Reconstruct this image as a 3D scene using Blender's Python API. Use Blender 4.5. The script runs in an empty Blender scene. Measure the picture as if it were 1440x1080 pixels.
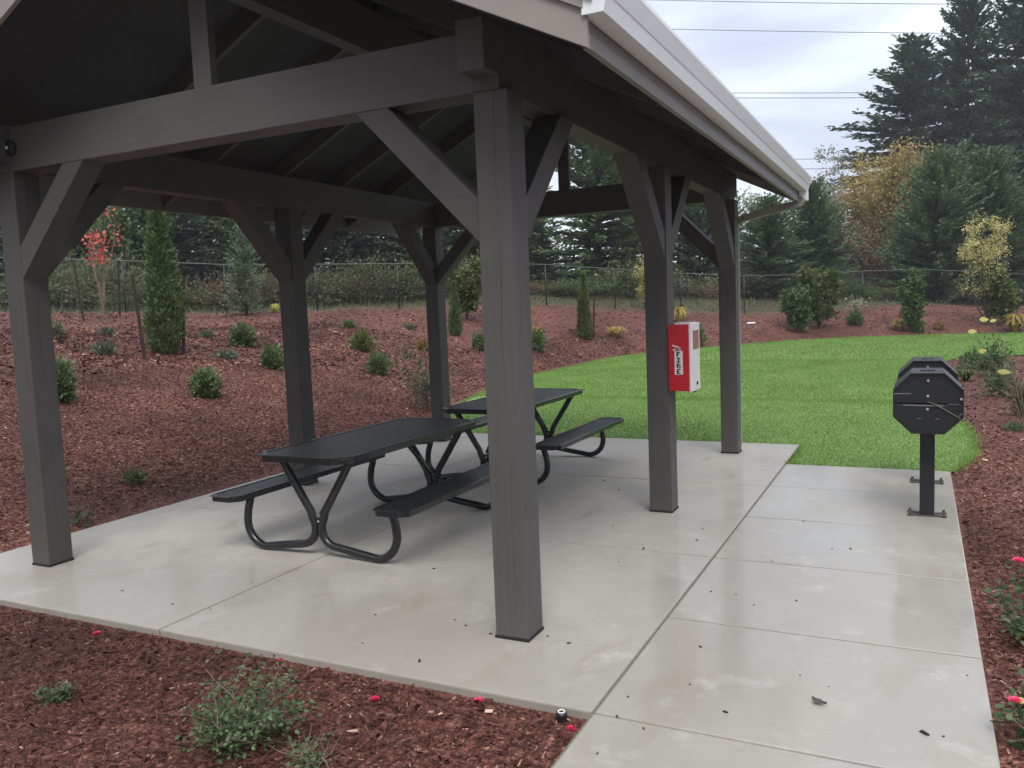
import bpy, bmesh, math, random
import numpy as np
from mathutils import Vector, Matrix
random.seed(7); RNG = np.random.default_rng(11)
S = bpy.context.scene; COL = S.collection
PI = math.pi

# ------------------------------------------------------------------ camera
CAM = np.array([1.9194, -3.8655, 1.7463]); YAW, PITCH, ROLL, F = .4583, -.0925, -.04, 1166.83
def cam_axes():
    cy, sy, cp, sp = math.cos(YAW), math.sin(YAW), math.cos(PITCH), math.sin(PITCH)
    f = np.array([-sy*cp, cy*cp, sp]); r = np.array([cy, sy, 0.]); u = np.cross(r, f)
    cr, sr = math.cos(ROLL), math.sin(ROLL)
    return cr*r+sr*u, -sr*r+cr*u, f
RX, UP, FW = cam_axes()
def ray(u, v): return FW + RX*(u-720)/F - UP*(v-540)/F
cam = bpy.data.cameras.new('camera'); co = bpy.data.objects.new('camera', cam); COL.objects.link(co)
cam.sensor_width = 36; cam.lens = 36*F/1440; cam.clip_start = .05; cam.clip_end = 3000
co.matrix_world = Matrix(((RX[0], UP[0], -FW[0], CAM[0]), (RX[1], UP[1], -FW[1], CAM[1]), (RX[2], UP[2], -FW[2], CAM[2]), (0, 0, 0, 1)))
S.camera = co

# ------------------------------------------------------------------ terrain
def smooth(pts, n=6):
    out = []; N = len(pts)
    for i in range(N-1):
        p0, p1, p2, p3 = (np.array(pts[max(0, min(N-1, k))], float) for k in (i-1, i, i+1, i+2))
        for j in range(n):
            t = j/n; out.append(tuple(.5*((2*p1)+(-p0+p2)*t+(2*p0-5*p1+4*p2-p3)*t*t+(-p0+3*p1-3*p2+p3)*t**3)))
    out.append(tuple(pts[-1])); return out
LAWN_FAR = smooth([(-4.35, 6.3), (-5.3, 8), (-6, 10.3), (-6.9, 14), (-7, 17.9), (-6.6, 23.1), (-3, 29.8), (.5, 32.4), (6, 33.2), (20, 33.5)])
TOE = [(-4.55, -60), (-4.55, 6.3)] + LAWN_FAR[1:] + [(60, 33.5), (60, -60)]
TP = np.array(TOE)
BS, BA = [-60, 2, 8, 13, 20, 26, 30, 38, 80], [1, 1, 1.2, 1.42, 1.36, 1.2, 1.0, .42, .42]     # height of the berm along the fence
def dist_poly(X, Y, P):
    d = np.full(X.shape, 1e9)
    for a, b in zip(P[:-1], P[1:]):
        ab = b-a; L = ab@ab
        t = np.clip(((X-a[0])*ab[0]+(Y-a[1])*ab[1])/L, 0, 1)
        d = np.minimum(d, np.hypot(X-a[0]-t*ab[0], Y-a[1]-t*ab[1]))
    return d
def inside(X, Y, P):
    P = np.asarray(P); c = np.zeros(X.shape, bool); j = len(P)-1
    for i in range(len(P)):
        xi, yi = P[i]; xj, yj = P[j]
        if yi != yj: c ^= ((yi > Y) != (yj > Y)) & (X < (xj-xi)*(Y-yi)/(yj-yi)+xi)
        j = i
    return c
def terr(X, Y):
    X = np.asarray(X, float); Y = np.asarray(Y, float)
    t = np.where(inside(X, Y, TOE), 0, dist_poly(X, Y, TP))
    s = (X+19.8)*.69+(Y-15.5)*.725
    z = 2.65*(1-np.exp(-t/9.))*np.interp(s, BS, BA) - .04
    bump = .03*np.sin(X*1.3+.7*np.sin(Y*.9))*np.sin(Y*1.1+1.)+.015*np.sin(X*3.1+Y*2.3)
    return z+bump*np.clip(t/1.5, 0, 1)
def tz(x, y): return float(terr(np.array([x]), np.array([y]))[0])
def ground(u, v):                     # the ground point that the photograph shows at a pixel
    d = ray(u, v); ts = np.linspace(2, 80, 3000); P = CAM[None]+ts[:, None]*d[None]
    h = P[:, 2]-terr(P[:, 0], P[:, 1]); k = np.argmax(h < 0)
    if h[k] >= 0: k = len(ts)-1
    return P[k], ts[k]
def depth_pt(u, dep):                 # ground point at a given distance along a picture column
    p = CAM+dep*ray(u, 430); return np.array([p[0], p[1], tz(p[0], p[1])])

# ------------------------------------------------------------------ mesh helpers
class MB:
    def __init__(s): s.v = []; s.f = []; s.m = []
    def add(s, vs, fs, mi=0):
        k = len(s.v); s.v += [tuple(map(float, q)) for q in vs]; s.f += [tuple(k+i for i in f) for f in fs]; s.m += [mi]*len(fs); return s
    def box(s, a, b, mi=0):
        x0, y0, z0 = a; x1, y1, z1 = b
        return s.add([(x0, y0, z0), (x1, y0, z0), (x1, y1, z0), (x0, y1, z0), (x0, y0, z1), (x1, y0, z1), (x1, y1, z1), (x0, y1, z1)],
                     [(3, 2, 1, 0), (4, 5, 6, 7), (0, 1, 5, 4), (1, 2, 6, 5), (2, 3, 7, 6), (3, 0, 4, 7)], mi)
    def prism(s, poly, axis, a, b, mi=0):   # poly of 2-D points extruded along an axis between a and b
        def P(p, t): return {'x': (t, p[0], p[1]), 'y': (p[0], t, p[1]), 'z': (p[0], p[1], t)}[axis]
        n = len(poly); vs = [P(p, a) for p in poly]+[P(p, b) for p in poly]
        return s.add(vs, [tuple(range(n))[::-1], tuple(range(n, 2*n))]+[(i, (i+1) % n, n+(i+1) % n, n+i) for i in range(n)], mi)
    def tube(s, pts, r, n=8, mi=0, cap=True):
        pts = [Vector(p) for p in pts]; rs = r if hasattr(r, '__len__') else [r]*len(pts)
        rings = []; ref = None
        for i, p in enumerate(pts):
            t = (pts[min(i+1, len(pts)-1)]-pts[max(i-1, 0)])
            t = t.normalized() if t.length > 1e-9 else Vector((0, 0, 1))
            if ref is None: ref = t.orthogonal().normalized()
            ref = (ref-t*ref.dot(t)); ref = ref.normalized() if ref.length > 1e-6 else t.orthogonal().normalized()
            b = t.cross(ref)
            rings.append([p+(ref*math.cos(2*PI*k/n)+b*math.sin(2*PI*k/n))*rs[i] for k in range(n)])
        vs = [q for rg in rings for q in rg]; fs = []
        for i in range(len(pts)-1):
            for k in range(n): fs.append((i*n+k, i*n+(k+1) % n, (i+1)*n+(k+1) % n, (i+1)*n+k))
        if cap: fs += [tuple(range(n))[::-1], tuple(range(len(vs)-n, len(vs)))]
        return s.add(vs, fs, mi)
    def bar(s, a, b, w, h, up=(0, 0, 1), mi=0):
        a, b = Vector(a), Vector(b); t = (b-a).normalized(); sd = t.cross(Vector(up)).normalized(); u = sd.cross(t)
        vs = [p+sd*x*w/2+u*y*h/2 for p in (a, b) for x, y in ((-1, -1), (1, -1), (1, 1), (-1, 1))]
        return s.add(vs, [(3, 2, 1, 0), (4, 5, 6, 7), (0, 1, 5, 4), (1, 2, 6, 5), (2, 3, 7, 6), (3, 0, 4, 7)], mi)
    def ball(s, c, r, n=8, mi=0, sc=(1, 1, 1)):
        vs = []; fs = []
        for i in range(n//2+1):
            th = PI*i/(n//2)
            for k in range(n):
                ph = 2*PI*k/n; vs.append((c[0]+r*sc[0]*math.sin(th)*math.cos(ph), c[1]+r*sc[1]*math.sin(th)*math.sin(ph), c[2]+r*sc[2]*math.cos(th)))
        for i in range(n//2):
            for k in range(n): fs.append((i*n+k, (i+1)*n+k, (i+1)*n+(k+1) % n, i*n+(k+1) % n))
        return s.add(vs, fs, mi)
    def build(s, name, mats, parent=None, bevel=0, smooth=False):
        me = bpy.data.meshes.new(name); me.from_pydata(s.v, [], s.f)
        mats = mats if isinstance(mats, (list, tuple)) else [mats]
        for m in mats: me.materials.append(m)
        me.polygons.foreach_set('material_index', s.m); me.update()
        bm = bmesh.new(); bm.from_mesh(me); bmesh.ops.recalc_face_normals(bm, faces=bm.faces)
        if bevel: bmesh.ops.bevel(bm, geom=[e for e in bm.edges if len(e.link_faces) == 2 and e.calc_face_angle(0) > .5], offset=bevel, segments=2, affect='EDGES', profile=.6)
        bm.to_mesh(me); bm.free()
        if smooth: me.polygons.foreach_set('use_smooth', [True]*len(me.polygons)); 
        return link(name, me, parent)
def link(name, me, parent=None):
    o = bpy.data.objects.new(name, me); COL.objects.link(o)
    if parent: o.parent = parent
    return o
def quads(name, V, mat, tint=None, nper=4, parent=None):
    """V: (N, nper, 3) array of independent faces; tint: per-face 0..1"""
    V = np.asarray(V, np.float32); N = V.shape[0]
    me = bpy.data.meshes.new(name); me.vertices.add(N*nper); me.vertices.foreach_set('co', V.ravel())
    me.loops.add(N*nper); me.loops.foreach_set('vertex_index', np.arange(N*nper, dtype=np.int32))
    me.polygons.add(N); me.polygons.foreach_set('loop_start', np.arange(0, N*nper, nper, dtype=np.int32)); me.polygons.foreach_set('loop_total', np.full(N, nper, np.int32))
    me.update(calc_edges=True)
    a = me.attributes.new('tint', 'FLOAT', 'FACE'); a.data.foreach_set('value', np.asarray(RNG.random(N) if tint is None else tint, np.float32))
    me.materials.append(mat)
    return link(name, me, parent)
def tag(o, label=None, cat=None, group=None, kind=None):
    for k, v in (('label', label), ('category', cat), ('group', group), ('kind', kind)):
        if v: o[k] = v
    return o
def thing(name, label, cat, loc=(0, 0, 0), rz=0, group=None):
    o = bpy.data.objects.new(name, None); COL.objects.link(o); o.empty_display_size = .2
    o.location = loc; o.rotation_euler = (0, 0, rz); return tag(o, label, cat, group)
def dup(root, loc, rz=0, sc=None, label=None, group=None):
    r = root.copy(); COL.objects.link(r); r.location = loc; r.rotation_euler = (0, 0, rz)
    if sc is not None: r.scale = sc if hasattr(sc, '__len__') else (sc,)*3
    tag(r, label, None, group)
    for ch in list(root.children):
        c = ch.copy(); COL.objects.link(c); c.parent = r
        for g in list(ch.children):
            d = g.copy(); COL.objects.link(d); d.parent = c
    return r

# ------------------------------------------------------------------ materials
class NT:
    def __init__(s, name):
        s.mat = bpy.data.materials.new(name); s.mat.use_nodes = True; s.t = s.mat.node_tree; s.n = s.t.nodes; s.n.clear()
        s.out = s.new('ShaderNodeOutputMaterial')
    def new(s, typ, **kw):
        n = s.n.new(typ)
        for k, v in kw.items(): setattr(n, k, v)
        return n
    def set(s, sock, v):
        if hasattr(v, 'is_linked') or isinstance(v, bpy.types.NodeSocket): s.t.links.new(v, sock)
        else: sock.default_value = v
    def coord(s, which='Object', scale=(1, 1, 1)):
        c = s.new('ShaderNodeTexCoord'); m = s.new('ShaderNodeMapping'); s.t.links.new(c.outputs[which], m.inputs[0]); m.inputs[3].default_value = scale
        return m.outputs[0]
    def pos(s, scale=(1, 1, 1)):
        g = s.new('ShaderNodeNewGeometry'); m = s.new('ShaderNodeMapping'); s.t.links.new(g.outputs['Position'], m.inputs[0]); m.inputs[3].default_value = scale
        return m.outputs[0]
    def noise(s, vec, scale, detail=4, rough=.55, dist=0, col=False):
        n = s.new('ShaderNodeTexNoise'); s.set(n.inputs['Vector'], vec); n.inputs['Scale'].default_value = scale; n.inputs['Detail'].default_value = detail
        n.inputs['Roughness'].default_value = rough; n.inputs['Distortion'].default_value = dist; return n.outputs['Color' if col else 'Fac']
    def vor(s, vec, scale, feat='F1', out='Distance'):
        n = s.new('ShaderNodeTexVoronoi', feature=feat); s.set(n.inputs['Vector'], vec); n.inputs['Scale'].default_value = scale; return n.outputs[out]
    def ramp(s, fac, stops):
        r = s.new('ShaderNodeValToRGB'); s.set(r.inputs[0], fac); e = r.color_ramp.elements
        while len(e) < len(stops): e.new(.5)
        for el, (p, c) in zip(e, stops):
            el.position = p; el.color = (*c, 1) if hasattr(c, '__len__') else (c, c, c, 1)
        return r.outputs[0]
    def mix(s, fac, a, b, mode='MIX'):
        m = s.new('ShaderNodeMix', data_type='RGBA', blend_type=mode)
        s.set(m.inputs[0], fac)
        for sock, v in ((m.inputs[6], a), (m.inputs[7], b)): s.set(sock, (*v, 1) if isinstance(v, tuple) and len(v) == 3 else v)
        return m.outputs[2]
    def math(s, op, a, b=0., clamp=False):
        m = s.new('ShaderNodeMath', operation=op); m.use_clamp = clamp; s.set(m.inputs[0], a); s.set(m.inputs[1], b); return m.outputs[0]
    def bump(s, h, strength=.5, dist=.01):
        b = s.new('ShaderNodeBump'); b.inputs['Strength'].default_value = strength; b.inputs['Distance'].default_value = dist; s.set(b.inputs['Height'], h); return b.outputs[0]
    def bsdf(s, color, rough=.6, spec=.5, metal=0., normal=None, coat=0.):
        p = s.new('ShaderNodeBsdfPrincipled')
        s.set(p.inputs['Base Color'], (*color, 1) if isinstance(color, tuple) and len(color) == 3 else color)
        s.set(p.inputs['Roughness'], rough); s.set(p.inputs['Specular IOR Level'], spec); s.set(p.inputs['Metallic'], metal); s.set(p.inputs['Coat Weight'], coat)
        if normal is not None: s.set(p.inputs['Normal'], normal)
        s.t.links.new(p.outputs[0], s.out.inputs[0]); return p
def simple(name, col, rough=.5, spec=.5, metal=0., var=.15, scale=30, bump=.1, coat=0.):
    m = NT(name); v = m.coord('Object'); n = m.noise(v, scale, 5)
    c = m.mix(n, tuple(x*(1-var) for x in col), tuple(min(1, x*(1+var)) for x in col))
    r = m.math('ADD', m.math('MULTIPLY', m.noise(v, scale*.4, 3), .2), rough-.1)
    m.bsdf(c, r, spec, metal, m.bump(n, bump, .004) if bump else None, coat); return m.mat
def wood(axis, crack=False):
    m = NT('stained_timber'); sc = {'x': (.6, 14, 14), 'y': (14, .6, 14), 'z': (14, 14, .6), 'o': (3, 3, 3)}[axis]
    v = m.coord('Object', sc); oi = m.new('ShaderNodeObjectInfo')
    vv = m.new('ShaderNodeVectorMath', operation='ADD'); m.set(vv.inputs[0], v); m.set(vv.inputs[1], oi.outputs['Random']); v = vv.outputs[0]
    g = m.noise(v, 2.2, 6, .65, .4); g2 = m.noise(v, 9, 4, .6); big = m.noise(m.coord('Object'), 1.7, 3)
    c = m.mix(g, (.070, .064, .062), (.118, .108, .104)); c = m.mix(m.math('MULTIPLY', g2, .35), c, (.056, .052, .051))
    c = m.mix(m.ramp(big, [(.35, 0.), (.7, .35)]), c, (.128, .117, .113))
    c = m.mix(1., c, m.ramp(oi.outputs['Random'], [(0., .84), (1., 1.12)]), 'MULTIPLY')
    h = m.math('ADD', g, m.math('MULTIPLY', g2, .5))
    kn = m.ramp(m.vor(m.coord('Object', {'x': (.5, 1, 1), 'y': (1, .5, 1), 'z': (1, 1, .5), 'o': (1, 1, 1)}[axis]), 3.1), [(.045, 1.), (.075, 0.)])
    c = m.mix(m.math('MULTIPLY', kn, .45), c, (.05, .042, .04))
    if crack:
        xyz = m.new('ShaderNodeSeparateXYZ'); m.set(xyz.inputs[0], m.coord('Object'))
        wob = m.noise(m.coord('Object', (1, 1, .9)), 1.6, 3); wb = m.math('MULTIPLY', m.math('SUBTRACT', wob, .5), .10)
        masks = []
        for ax, off in ((0, -.025), (1, .03)):
            d = m.math('ABSOLUTE', m.math('ADD', m.math('ADD', xyz.outputs[ax], wb), m.math('ADD', off, m.math('MULTIPLY', m.math('SUBTRACT', oi.outputs['Random'], .5), .06))))
            wid = m.math('MULTIPLY', m.ramp(m.noise(m.coord('Object', (0, 0, 1)), 1.3, 2), [(.4, 0.), (.55, 1.)]), .0016)
            masks.append(m.math('LESS_THAN', d, wid))
        k = m.math('MAXIMUM', *masks); c = m.mix(m.math('MULTIPLY', k, .85), c, (.012, .010, .009)); h = m.math('SUBTRACT', h, m.math('MULTIPLY', k, 2.))
    m.bsdf(c, m.math('ADD', m.math('MULTIPLY', g2, .25), .5), .35, 0., m.bump(h, .35, .003)); return m.mat
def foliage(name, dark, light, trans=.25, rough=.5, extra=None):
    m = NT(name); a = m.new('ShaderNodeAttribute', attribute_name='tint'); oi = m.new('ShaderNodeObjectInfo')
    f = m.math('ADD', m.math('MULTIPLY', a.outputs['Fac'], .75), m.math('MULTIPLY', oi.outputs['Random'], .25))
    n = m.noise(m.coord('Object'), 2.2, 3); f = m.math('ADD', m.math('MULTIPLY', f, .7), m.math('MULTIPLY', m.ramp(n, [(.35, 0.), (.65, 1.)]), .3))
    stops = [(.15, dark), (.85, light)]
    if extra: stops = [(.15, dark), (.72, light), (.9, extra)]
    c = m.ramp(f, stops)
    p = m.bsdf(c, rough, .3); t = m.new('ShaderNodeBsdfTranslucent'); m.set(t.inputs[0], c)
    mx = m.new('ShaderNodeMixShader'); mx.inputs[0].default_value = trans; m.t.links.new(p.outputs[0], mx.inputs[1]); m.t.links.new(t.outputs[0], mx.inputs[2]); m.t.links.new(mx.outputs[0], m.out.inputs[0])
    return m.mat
W = {a: wood(a) for a in 'xyzo'}; WP = wood('z', True)
M = dict(
    black=simple('black_coated_metal', (.012, .012, .014), .30, .5, 0, .3, 60, .15, .25),
    mesh=simple('black_thermoplastic_mesh', (.016, .017, .020), .38, .5, 0, .3, 60, .1),
    grill=simple('black_grill_paint', (.013, .014, .016), .42, .5, 0, .35, 18, .2),
    plate=simple('dark_base_steel', (.018, .016, .015), .6, .4, 0, .3, 30, .3),
    steel=simple('bare_bolt_steel', (.62, .62, .62), .35, .5, .6, .1, 40, 0),
    rust=simple('grey_anchor_steel', (.12, .11, .10), .55, .5, .5, .4, 30, .3),
    white=simple('white_gutter_paint', (.82, .85, .87), .34, .5, 0, .06, 4, .04),
    taupe=simple('taupe_trim_paint', (.30, .27, .25), .55, .4, 0, .10, 3, .1),
    fascia=simple('taupe_trim_paint_shaded', (.20, .185, .175), .55, .4, 0, .10, 3, .1),  # taupe trim paint darkened: the shade under the gutter is put into this colour
    red=simple('red_enamel', (.50, .012, .028), .28, .5, 0, .06, 6, .03, .3),
    cabwhite=simple('white_plastic', (.74, .70, .72), .35, .5, 0, .05, 8, .03),
    pinkpane=simple('red_tinted_pane', (.34, .12, .15), .2, .5, 0, .1, 8, 0),
    ink=simple('black_ink', (.012, .012, .012), .5, .3, 0, .1, 30, 0),
    deck=simple('dark_roof_deck', (.050, .051, .057), .75, .3, 0, .25, 6, .3),
    shingle=simple('grey_shingles', (.07, .07, .072), .9, .3, 0, .3, 14, .6),
    fence=simple('black_fence_vinyl', (.012, .014, .014), .45, .5, 0, .2, 30, 0),
    rail=simple('galvanised_rail', (.09, .11, .10), .5, .5, .2, .2, 30, 0),
    bark=simple('bark', (.075, .055, .042), .85, .3, 0, .4, 9, .8),
    stake=simple('stake_wood', (.030, .022, .018), .85, .3, 0, .4, 14, .5),
    twig=simple('pale_twig', (.22, .17, .12), .8, .3, 0, .3, 20, .2),
    chipdark=simple('wet_dark_bark', (.022, .018, .015), .6, .4, 0, .4, 60, .4),
    edge=simple('worn_steel_edge', (.34, .34, .34), .45, .5, .3, .3, 40, .1),
    wire=simple('power_cable', (.10, .105, .12), .6, .3, 0, .1, 5, 0),
    pole=simple('weathered_pole', (.10, .085, .075), .85, .3, 0, .3, 6, .4),
    stone=simple('pale_stone', (.55, .53, .49), .8, .3, 0, .2, 14, .5),
)
FOL = dict(
    fir=foliage('fir_needles', (.032, .053, .033), (.090, .122, .074), .15),
    spruce=foliage('spruce_needles', (.046, .082, .036), (.150, .215, .100), .2),
    ever=foliage('evergreen_needles', (.044, .076, .034), (.145, .195, .085), .2),
    blue=foliage('pale_conifer_needles', (.085, .135, .080), (.210, .275, .180), .2),
    hedge=foliage('arborvitae_scales', (.048, .084, .032), (.150, .205, .082), .2),
    olive=foliage('olive_leaves', (.050, .075, .022), (.150, .180, .055), .3),
    green=foliage('green_leaves', (.042, .078, .026), (.135, .195, .065), .3),
    bright=foliage('bright_leaves', (.070, .115, .025), (.170, .230, .060), .35),
    yellow=foliage('yellow_leaves', (.30, .22, .05), (.62, .50, .16), .4, extra=(.72, .66, .38)),
    paleyellow=foliage('pale_yellow_leaves', (.34, .29, .09), (.70, .62, .27), .4, extra=(.80, .78, .56)),
    gold=foliage('autumn_gold_leaves', (.22, .165, .055), (.52, .40, .15), .38, extra=(.24, .25, .10)),
    pale=foliage('pale_autumn_leaves', (.20, .20, .13), (.48, .46, .34), .35),
    bramble=foliage('bramble_leaves', (.038, .050, .024), (.135, .150, .075), .25, extra=(.24, .21, .15)),
    brown=foliage('brown_twigs', (.085, .055, .035), (.20, .14, .085), .2),
    red=foliage('red_leaves', (.50, .06, .05), (.80, .22, .18), .4),
    pink=foliage('pink_petals', (.70, .03, .12), (.85, .12, .25), .35),
    straw=foliage('straw_blades', (.30, .20, .05), (.55, .42, .13), .35),
    rose=foliage('rose_leaves', (.040, .078, .030), (.130, .185, .080), .25),
    grey=foliage('grey_green_leaves', (.055, .075, .050), (.150, .180, .120), .25),
    lemon=foliage('lemon_leaves', (.50, .48, .10), (.72, .70, .25), .45),
    bronze=foliage('bronze_leaves', (.13, .085, .030), (.30, .20, .06), .3),
    leafbrown=foliage('dry_leaf', (.06, .05, .04), (.12, .10, .08), .1),
)

def mulch_mat():
    m = NT('red_bark_mulch_ground'); v = m.pos()
    a = m.vor(m.pos((1, 2.2, 1)), 34, 'F1', 'Color'); b = m.vor(m.pos((2.4, 1, 1)), 26, 'F1', 'Color')
    sp = m.new('ShaderNodeSeparateColor'); m.set(sp.inputs[0], a); sp2 = m.new('ShaderNodeSeparateColor'); m.set(sp2.inputs[0], b)
    f = m.math('MULTIPLY', m.math('ADD', sp.outputs[0], sp2.outputs[1]), .5)
    c = m.ramp(f, [(.1, (.030, .013, .010)), (.4, (.103, .037, .027)), (.65, (.180, .070, .052)), (.88, (.29, .140, .102)), (.97, (.42, .27, .20))])
    big = m.noise(v, .55, 4); c = m.mix(m.ramp(big, [(.38, .45), (.62, 0.)]), c, (.040, .018, .015))
    # weedy ground beyond the fence (vertex attribute 'wild')
    w = m.new('ShaderNodeAttribute', attribute_name='wild')
    g = m.ramp(m.noise(v, 3.5, 6, .7), [(.3, (.030, .036, .016)), (.5, (.080, .072, .040)), (.7, (.13, .100, .065))])
    c = m.mix(w.outputs['Fac'], c, g)
    h = m.math('ADD', f, m.math('MULTIPLY', m.noise(v, 60, 4), .6))
    m.bsdf(c, .85, .2, 0., m.bump(h, .9, .02)); return m.mat
def chip_mat():
    m = NT('bark_chips'); a = m.new('ShaderNodeAttribute', attribute_name='tint')
    c = m.ramp(a.outputs['Fac'], [(0., (.024, .011, .009)), (.32, (.094, .033, .023)), (.60, (.190, .072, .052)), (.82, (.30, .142, .102)), (.94, (.43, .27, .20)), (1., (.58, .46, .35))])
    c = m.mix(m.math('MULTIPLY', m.ramp(m.noise(m.pos(), .55, 4), [(.38, .6), (.62, 0.)]), 1.), c, (.035, .015, .012))
    m.bsdf(c, .75, .22); return m.mat
def concrete_mat():
    m = NT('broom_finished_concrete'); v = m.pos(); xyz = m.new('ShaderNodeSeparateXYZ'); m.set(xyz.inputs[0], v)
    big = m.noise(v, .9, 5, .6, .3); mid = m.noise(v, 4.5, 5, .65); fine = m.noise(v, 140, 3, .7); br = m.noise(m.pos((1.2, 34, 1)), 2.5, 4, .65)
    c = m.mix(big, (.400, .372, .325), (.475, .450, .402)); c = m.mix(m.math('MULTIPLY', mid, .55), c, (.345, .315, .270))
    c = m.mix(m.ramp(fine, [(.62, 0.), (.8, .35)]), c, (.22, .20, .17))
    # damp where rain blows in: outside the sheltered rectangle
    wob = m.math('MULTIPLY', m.math('SUBTRACT', m.noise(v, 1.1, 4, .6), .5), 1.6)
    dx = m.math('SUBTRACT', m.math('ABSOLUTE', m.math('ADD', xyz.outputs[0], 1.95)), 1.75); dy = m.math('SUBTRACT', m.math('ABSOLUTE', m.math('SUBTRACT', xyz.outputs[1], 3.1)), 2.3)
    wet = m.ramp(m.math('ADD', m.math('MAXIMUM', dx, dy), wob), [(0., 0.), (.8, 1.)])
    c = m.mix(m.math('MULTIPLY', wet, .50), c, (.235, .215, .180))
    walk = m.ramp(m.math('ADD', xyz.outputs[0], wob), [(.1, 0.), (.9, 1.)])
    pud = m.math('MULTIPLY', m.math('MULTIPLY', m.ramp(m.noise(m.pos((1.2, .55, 1)), 1.25, 3, .5, .15), [(.34, 0.), (.60, 1.)]), wet), walk)
    c = m.mix(m.math('MULTIPLY', pud, .20), c, (.20, .185, .16))
    st = m.ramp(m.noise(m.pos((1.6, .7, 1)), 1.9, 3, .5, .5), [(.58, 0.), (.70, 1.)])
    c = m.mix(m.math('MULTIPLY', st, .42), c, (.26, .215, .15)); lt = m.ramp(m.noise(v, 2.6, 6, .7), [(.56, 0.), (.72, 1.)]); c = m.mix(m.math('MULTIPLY', lt, .5), c, (.52, .50, .46)); dk = m.ramp(m.noise(m.pos((1, .8, 1)), 6.5, 5, .7), [(.57, 0.), (.72, 1.)]); c = m.mix(m.math('MULTIPLY', dk, .42), c, (.24, .22, .18))
    sk = m.ramp(m.vor(v, 7.), [(.012, 1.), (.03, 0.)]); c = m.mix(m.math('MULTIPLY', sk, .5), c, (.10, .09, .075))
    c = m.mix(m.math('MULTIPLY', m.ramp(br, [(.40, 0.), (.62, 1.)]), .24), c, (.26, .245, .215))
    r = m.math('SUBTRACT', .74, m.math('MULTIPLY', wet, .22)); film = m.math('ADD', m.math('MULTIPLY', wet, .30), m.math('MULTIPLY', pud, .70), True)
    h = m.math('ADD', m.math('MULTIPLY', fine, .5), m.math('MULTIPLY', br, .5))
    q = m.bsdf(c, r, .4, 0., m.bump(h, .32, .003), film); q.inputs['Coat Roughness'].default_value = .13; q.inputs['Coat IOR'].default_value = 1.45
    return m.mat
def lawn_mat():
    m = NT('lawn_turf'); v = m.pos(); n = m.noise(v, .5, 4); f = m.noise(v, 55, 4, .7)
    c = m.mix(n, (.118, .200, .054), (.160, .258, .076)); c = m.mix(m.ramp(f, [(.3, .8), (.6, 0.)]), c, (.110, .170, .042))
    m.bsdf(c, .7, .3, 0., m.bump(f, .6, .02)); return m.mat
def blade_mat():
    m = NT('grass_blades'); a = m.new('ShaderNodeAttribute', attribute_name='tint'); n = m.noise(m.pos((1, .6, 1)), .75, 5, .6)
    f = m.math('ADD', m.math('MULTIPLY', a.outputs['Fac'], .5), m.math('MULTIPLY', m.ramp(n, [(.3, 0.), (.7, 1.)]), .5))
    c = m.ramp(f, [(.05, (.112, .202, .036)), (.5, (.182, .312, .066)), (.9, (.270, .390, .108))])
    p = m.bsdf(c, .45, .3); t = m.new('ShaderNodeBsdfTranslucent'); m.set(t.inputs[0], c)
    mx = m.new('ShaderNodeMixShader'); mx.inputs[0].default_value = .35; m.t.links.new(p.outputs[0], mx.inputs[1]); m.t.links.new(t.outputs[0], mx.inputs[2]); m.t.links.new(mx.outputs[0], m.out.inputs[0])
    return m.mat
MULCH, CHIP, CONC, LAWN, BLADE = mulch_mat(), chip_mat(), concrete_mat(), lawn_mat(), blade_mat()

# ------------------------------------------------------------------ world and sun
SUN_EL, SUN_AZ = math.radians(54), math.radians(152)      # azimuth clockwise from +Y
wd = bpy.data.worlds.new('World'); S.world = wd; wd.use_nodes = True; t = wd.node_tree; t.nodes.clear()
n = t.nodes.new
out = n('ShaderNodeOutputWorld'); bg = n('ShaderNodeBackground'); sky = n('ShaderNodeTexSky'); sky.sky_type = 'NISHITA'; sky.sun_disc = False
sky.sun_elevation = SUN_EL; sky.sun_rotation = SUN_AZ; sky.air_density = 1.2; sky.dust_density = 2.5
tc = n('ShaderNodeTexCoord'); mp = n('ShaderNodeMapping'); mp.inputs[3].default_value = (1, 1, 2.6); t.links.new(tc.outputs['Generated'], mp.inputs[0])
def wn(scale, det, dist):
    q = n('ShaderNodeTexNoise'); t.links.new(mp.outputs[0], q.inputs[0]); q.inputs['Scale'].default_value = scale; q.inputs['Detail'].default_value = det; q.inputs['Distortion'].default_value = dist; return q.outputs['Fac']
def wr(fac, stops):
    r = n('ShaderNodeValToRGB'); t.links.new(fac, r.inputs[0]); e = r.color_ramp.elements
    while len(e) < len(stops): e.new(.5)
    for el, (p, c) in zip(e, stops): el.position = p; el.color = (*c, 1)
    return r.outputs[0]
cl = wr(wn(2.6, 5, .35), [(.36, (.56, .60, .78)), (.47, (.64, .69, .85)), (.56, (.80, .87, .95)), (.66, (1.0, 1.05, 1.07))])
vm = n('ShaderNodeVectorMath'); vm.operation = 'SCALE'; t.links.new(cl, vm.inputs[0])
sx = n('ShaderNodeSeparateXYZ'); t.links.new(tc.outputs['Generated'], sx.inputs[0]); mr = n('ShaderNodeMapRange'); mr.interpolation_type = 'SMOOTHSTEP'
t.links.new(sx.outputs[2], mr.inputs[0]); mr.inputs[1].default_value = .42; mr.inputs[2].default_value = 1.; mr.inputs[3].default_value = 8.0; mr.inputs[4].default_value = 22.   # an overcast sky is brightest overhead
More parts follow.
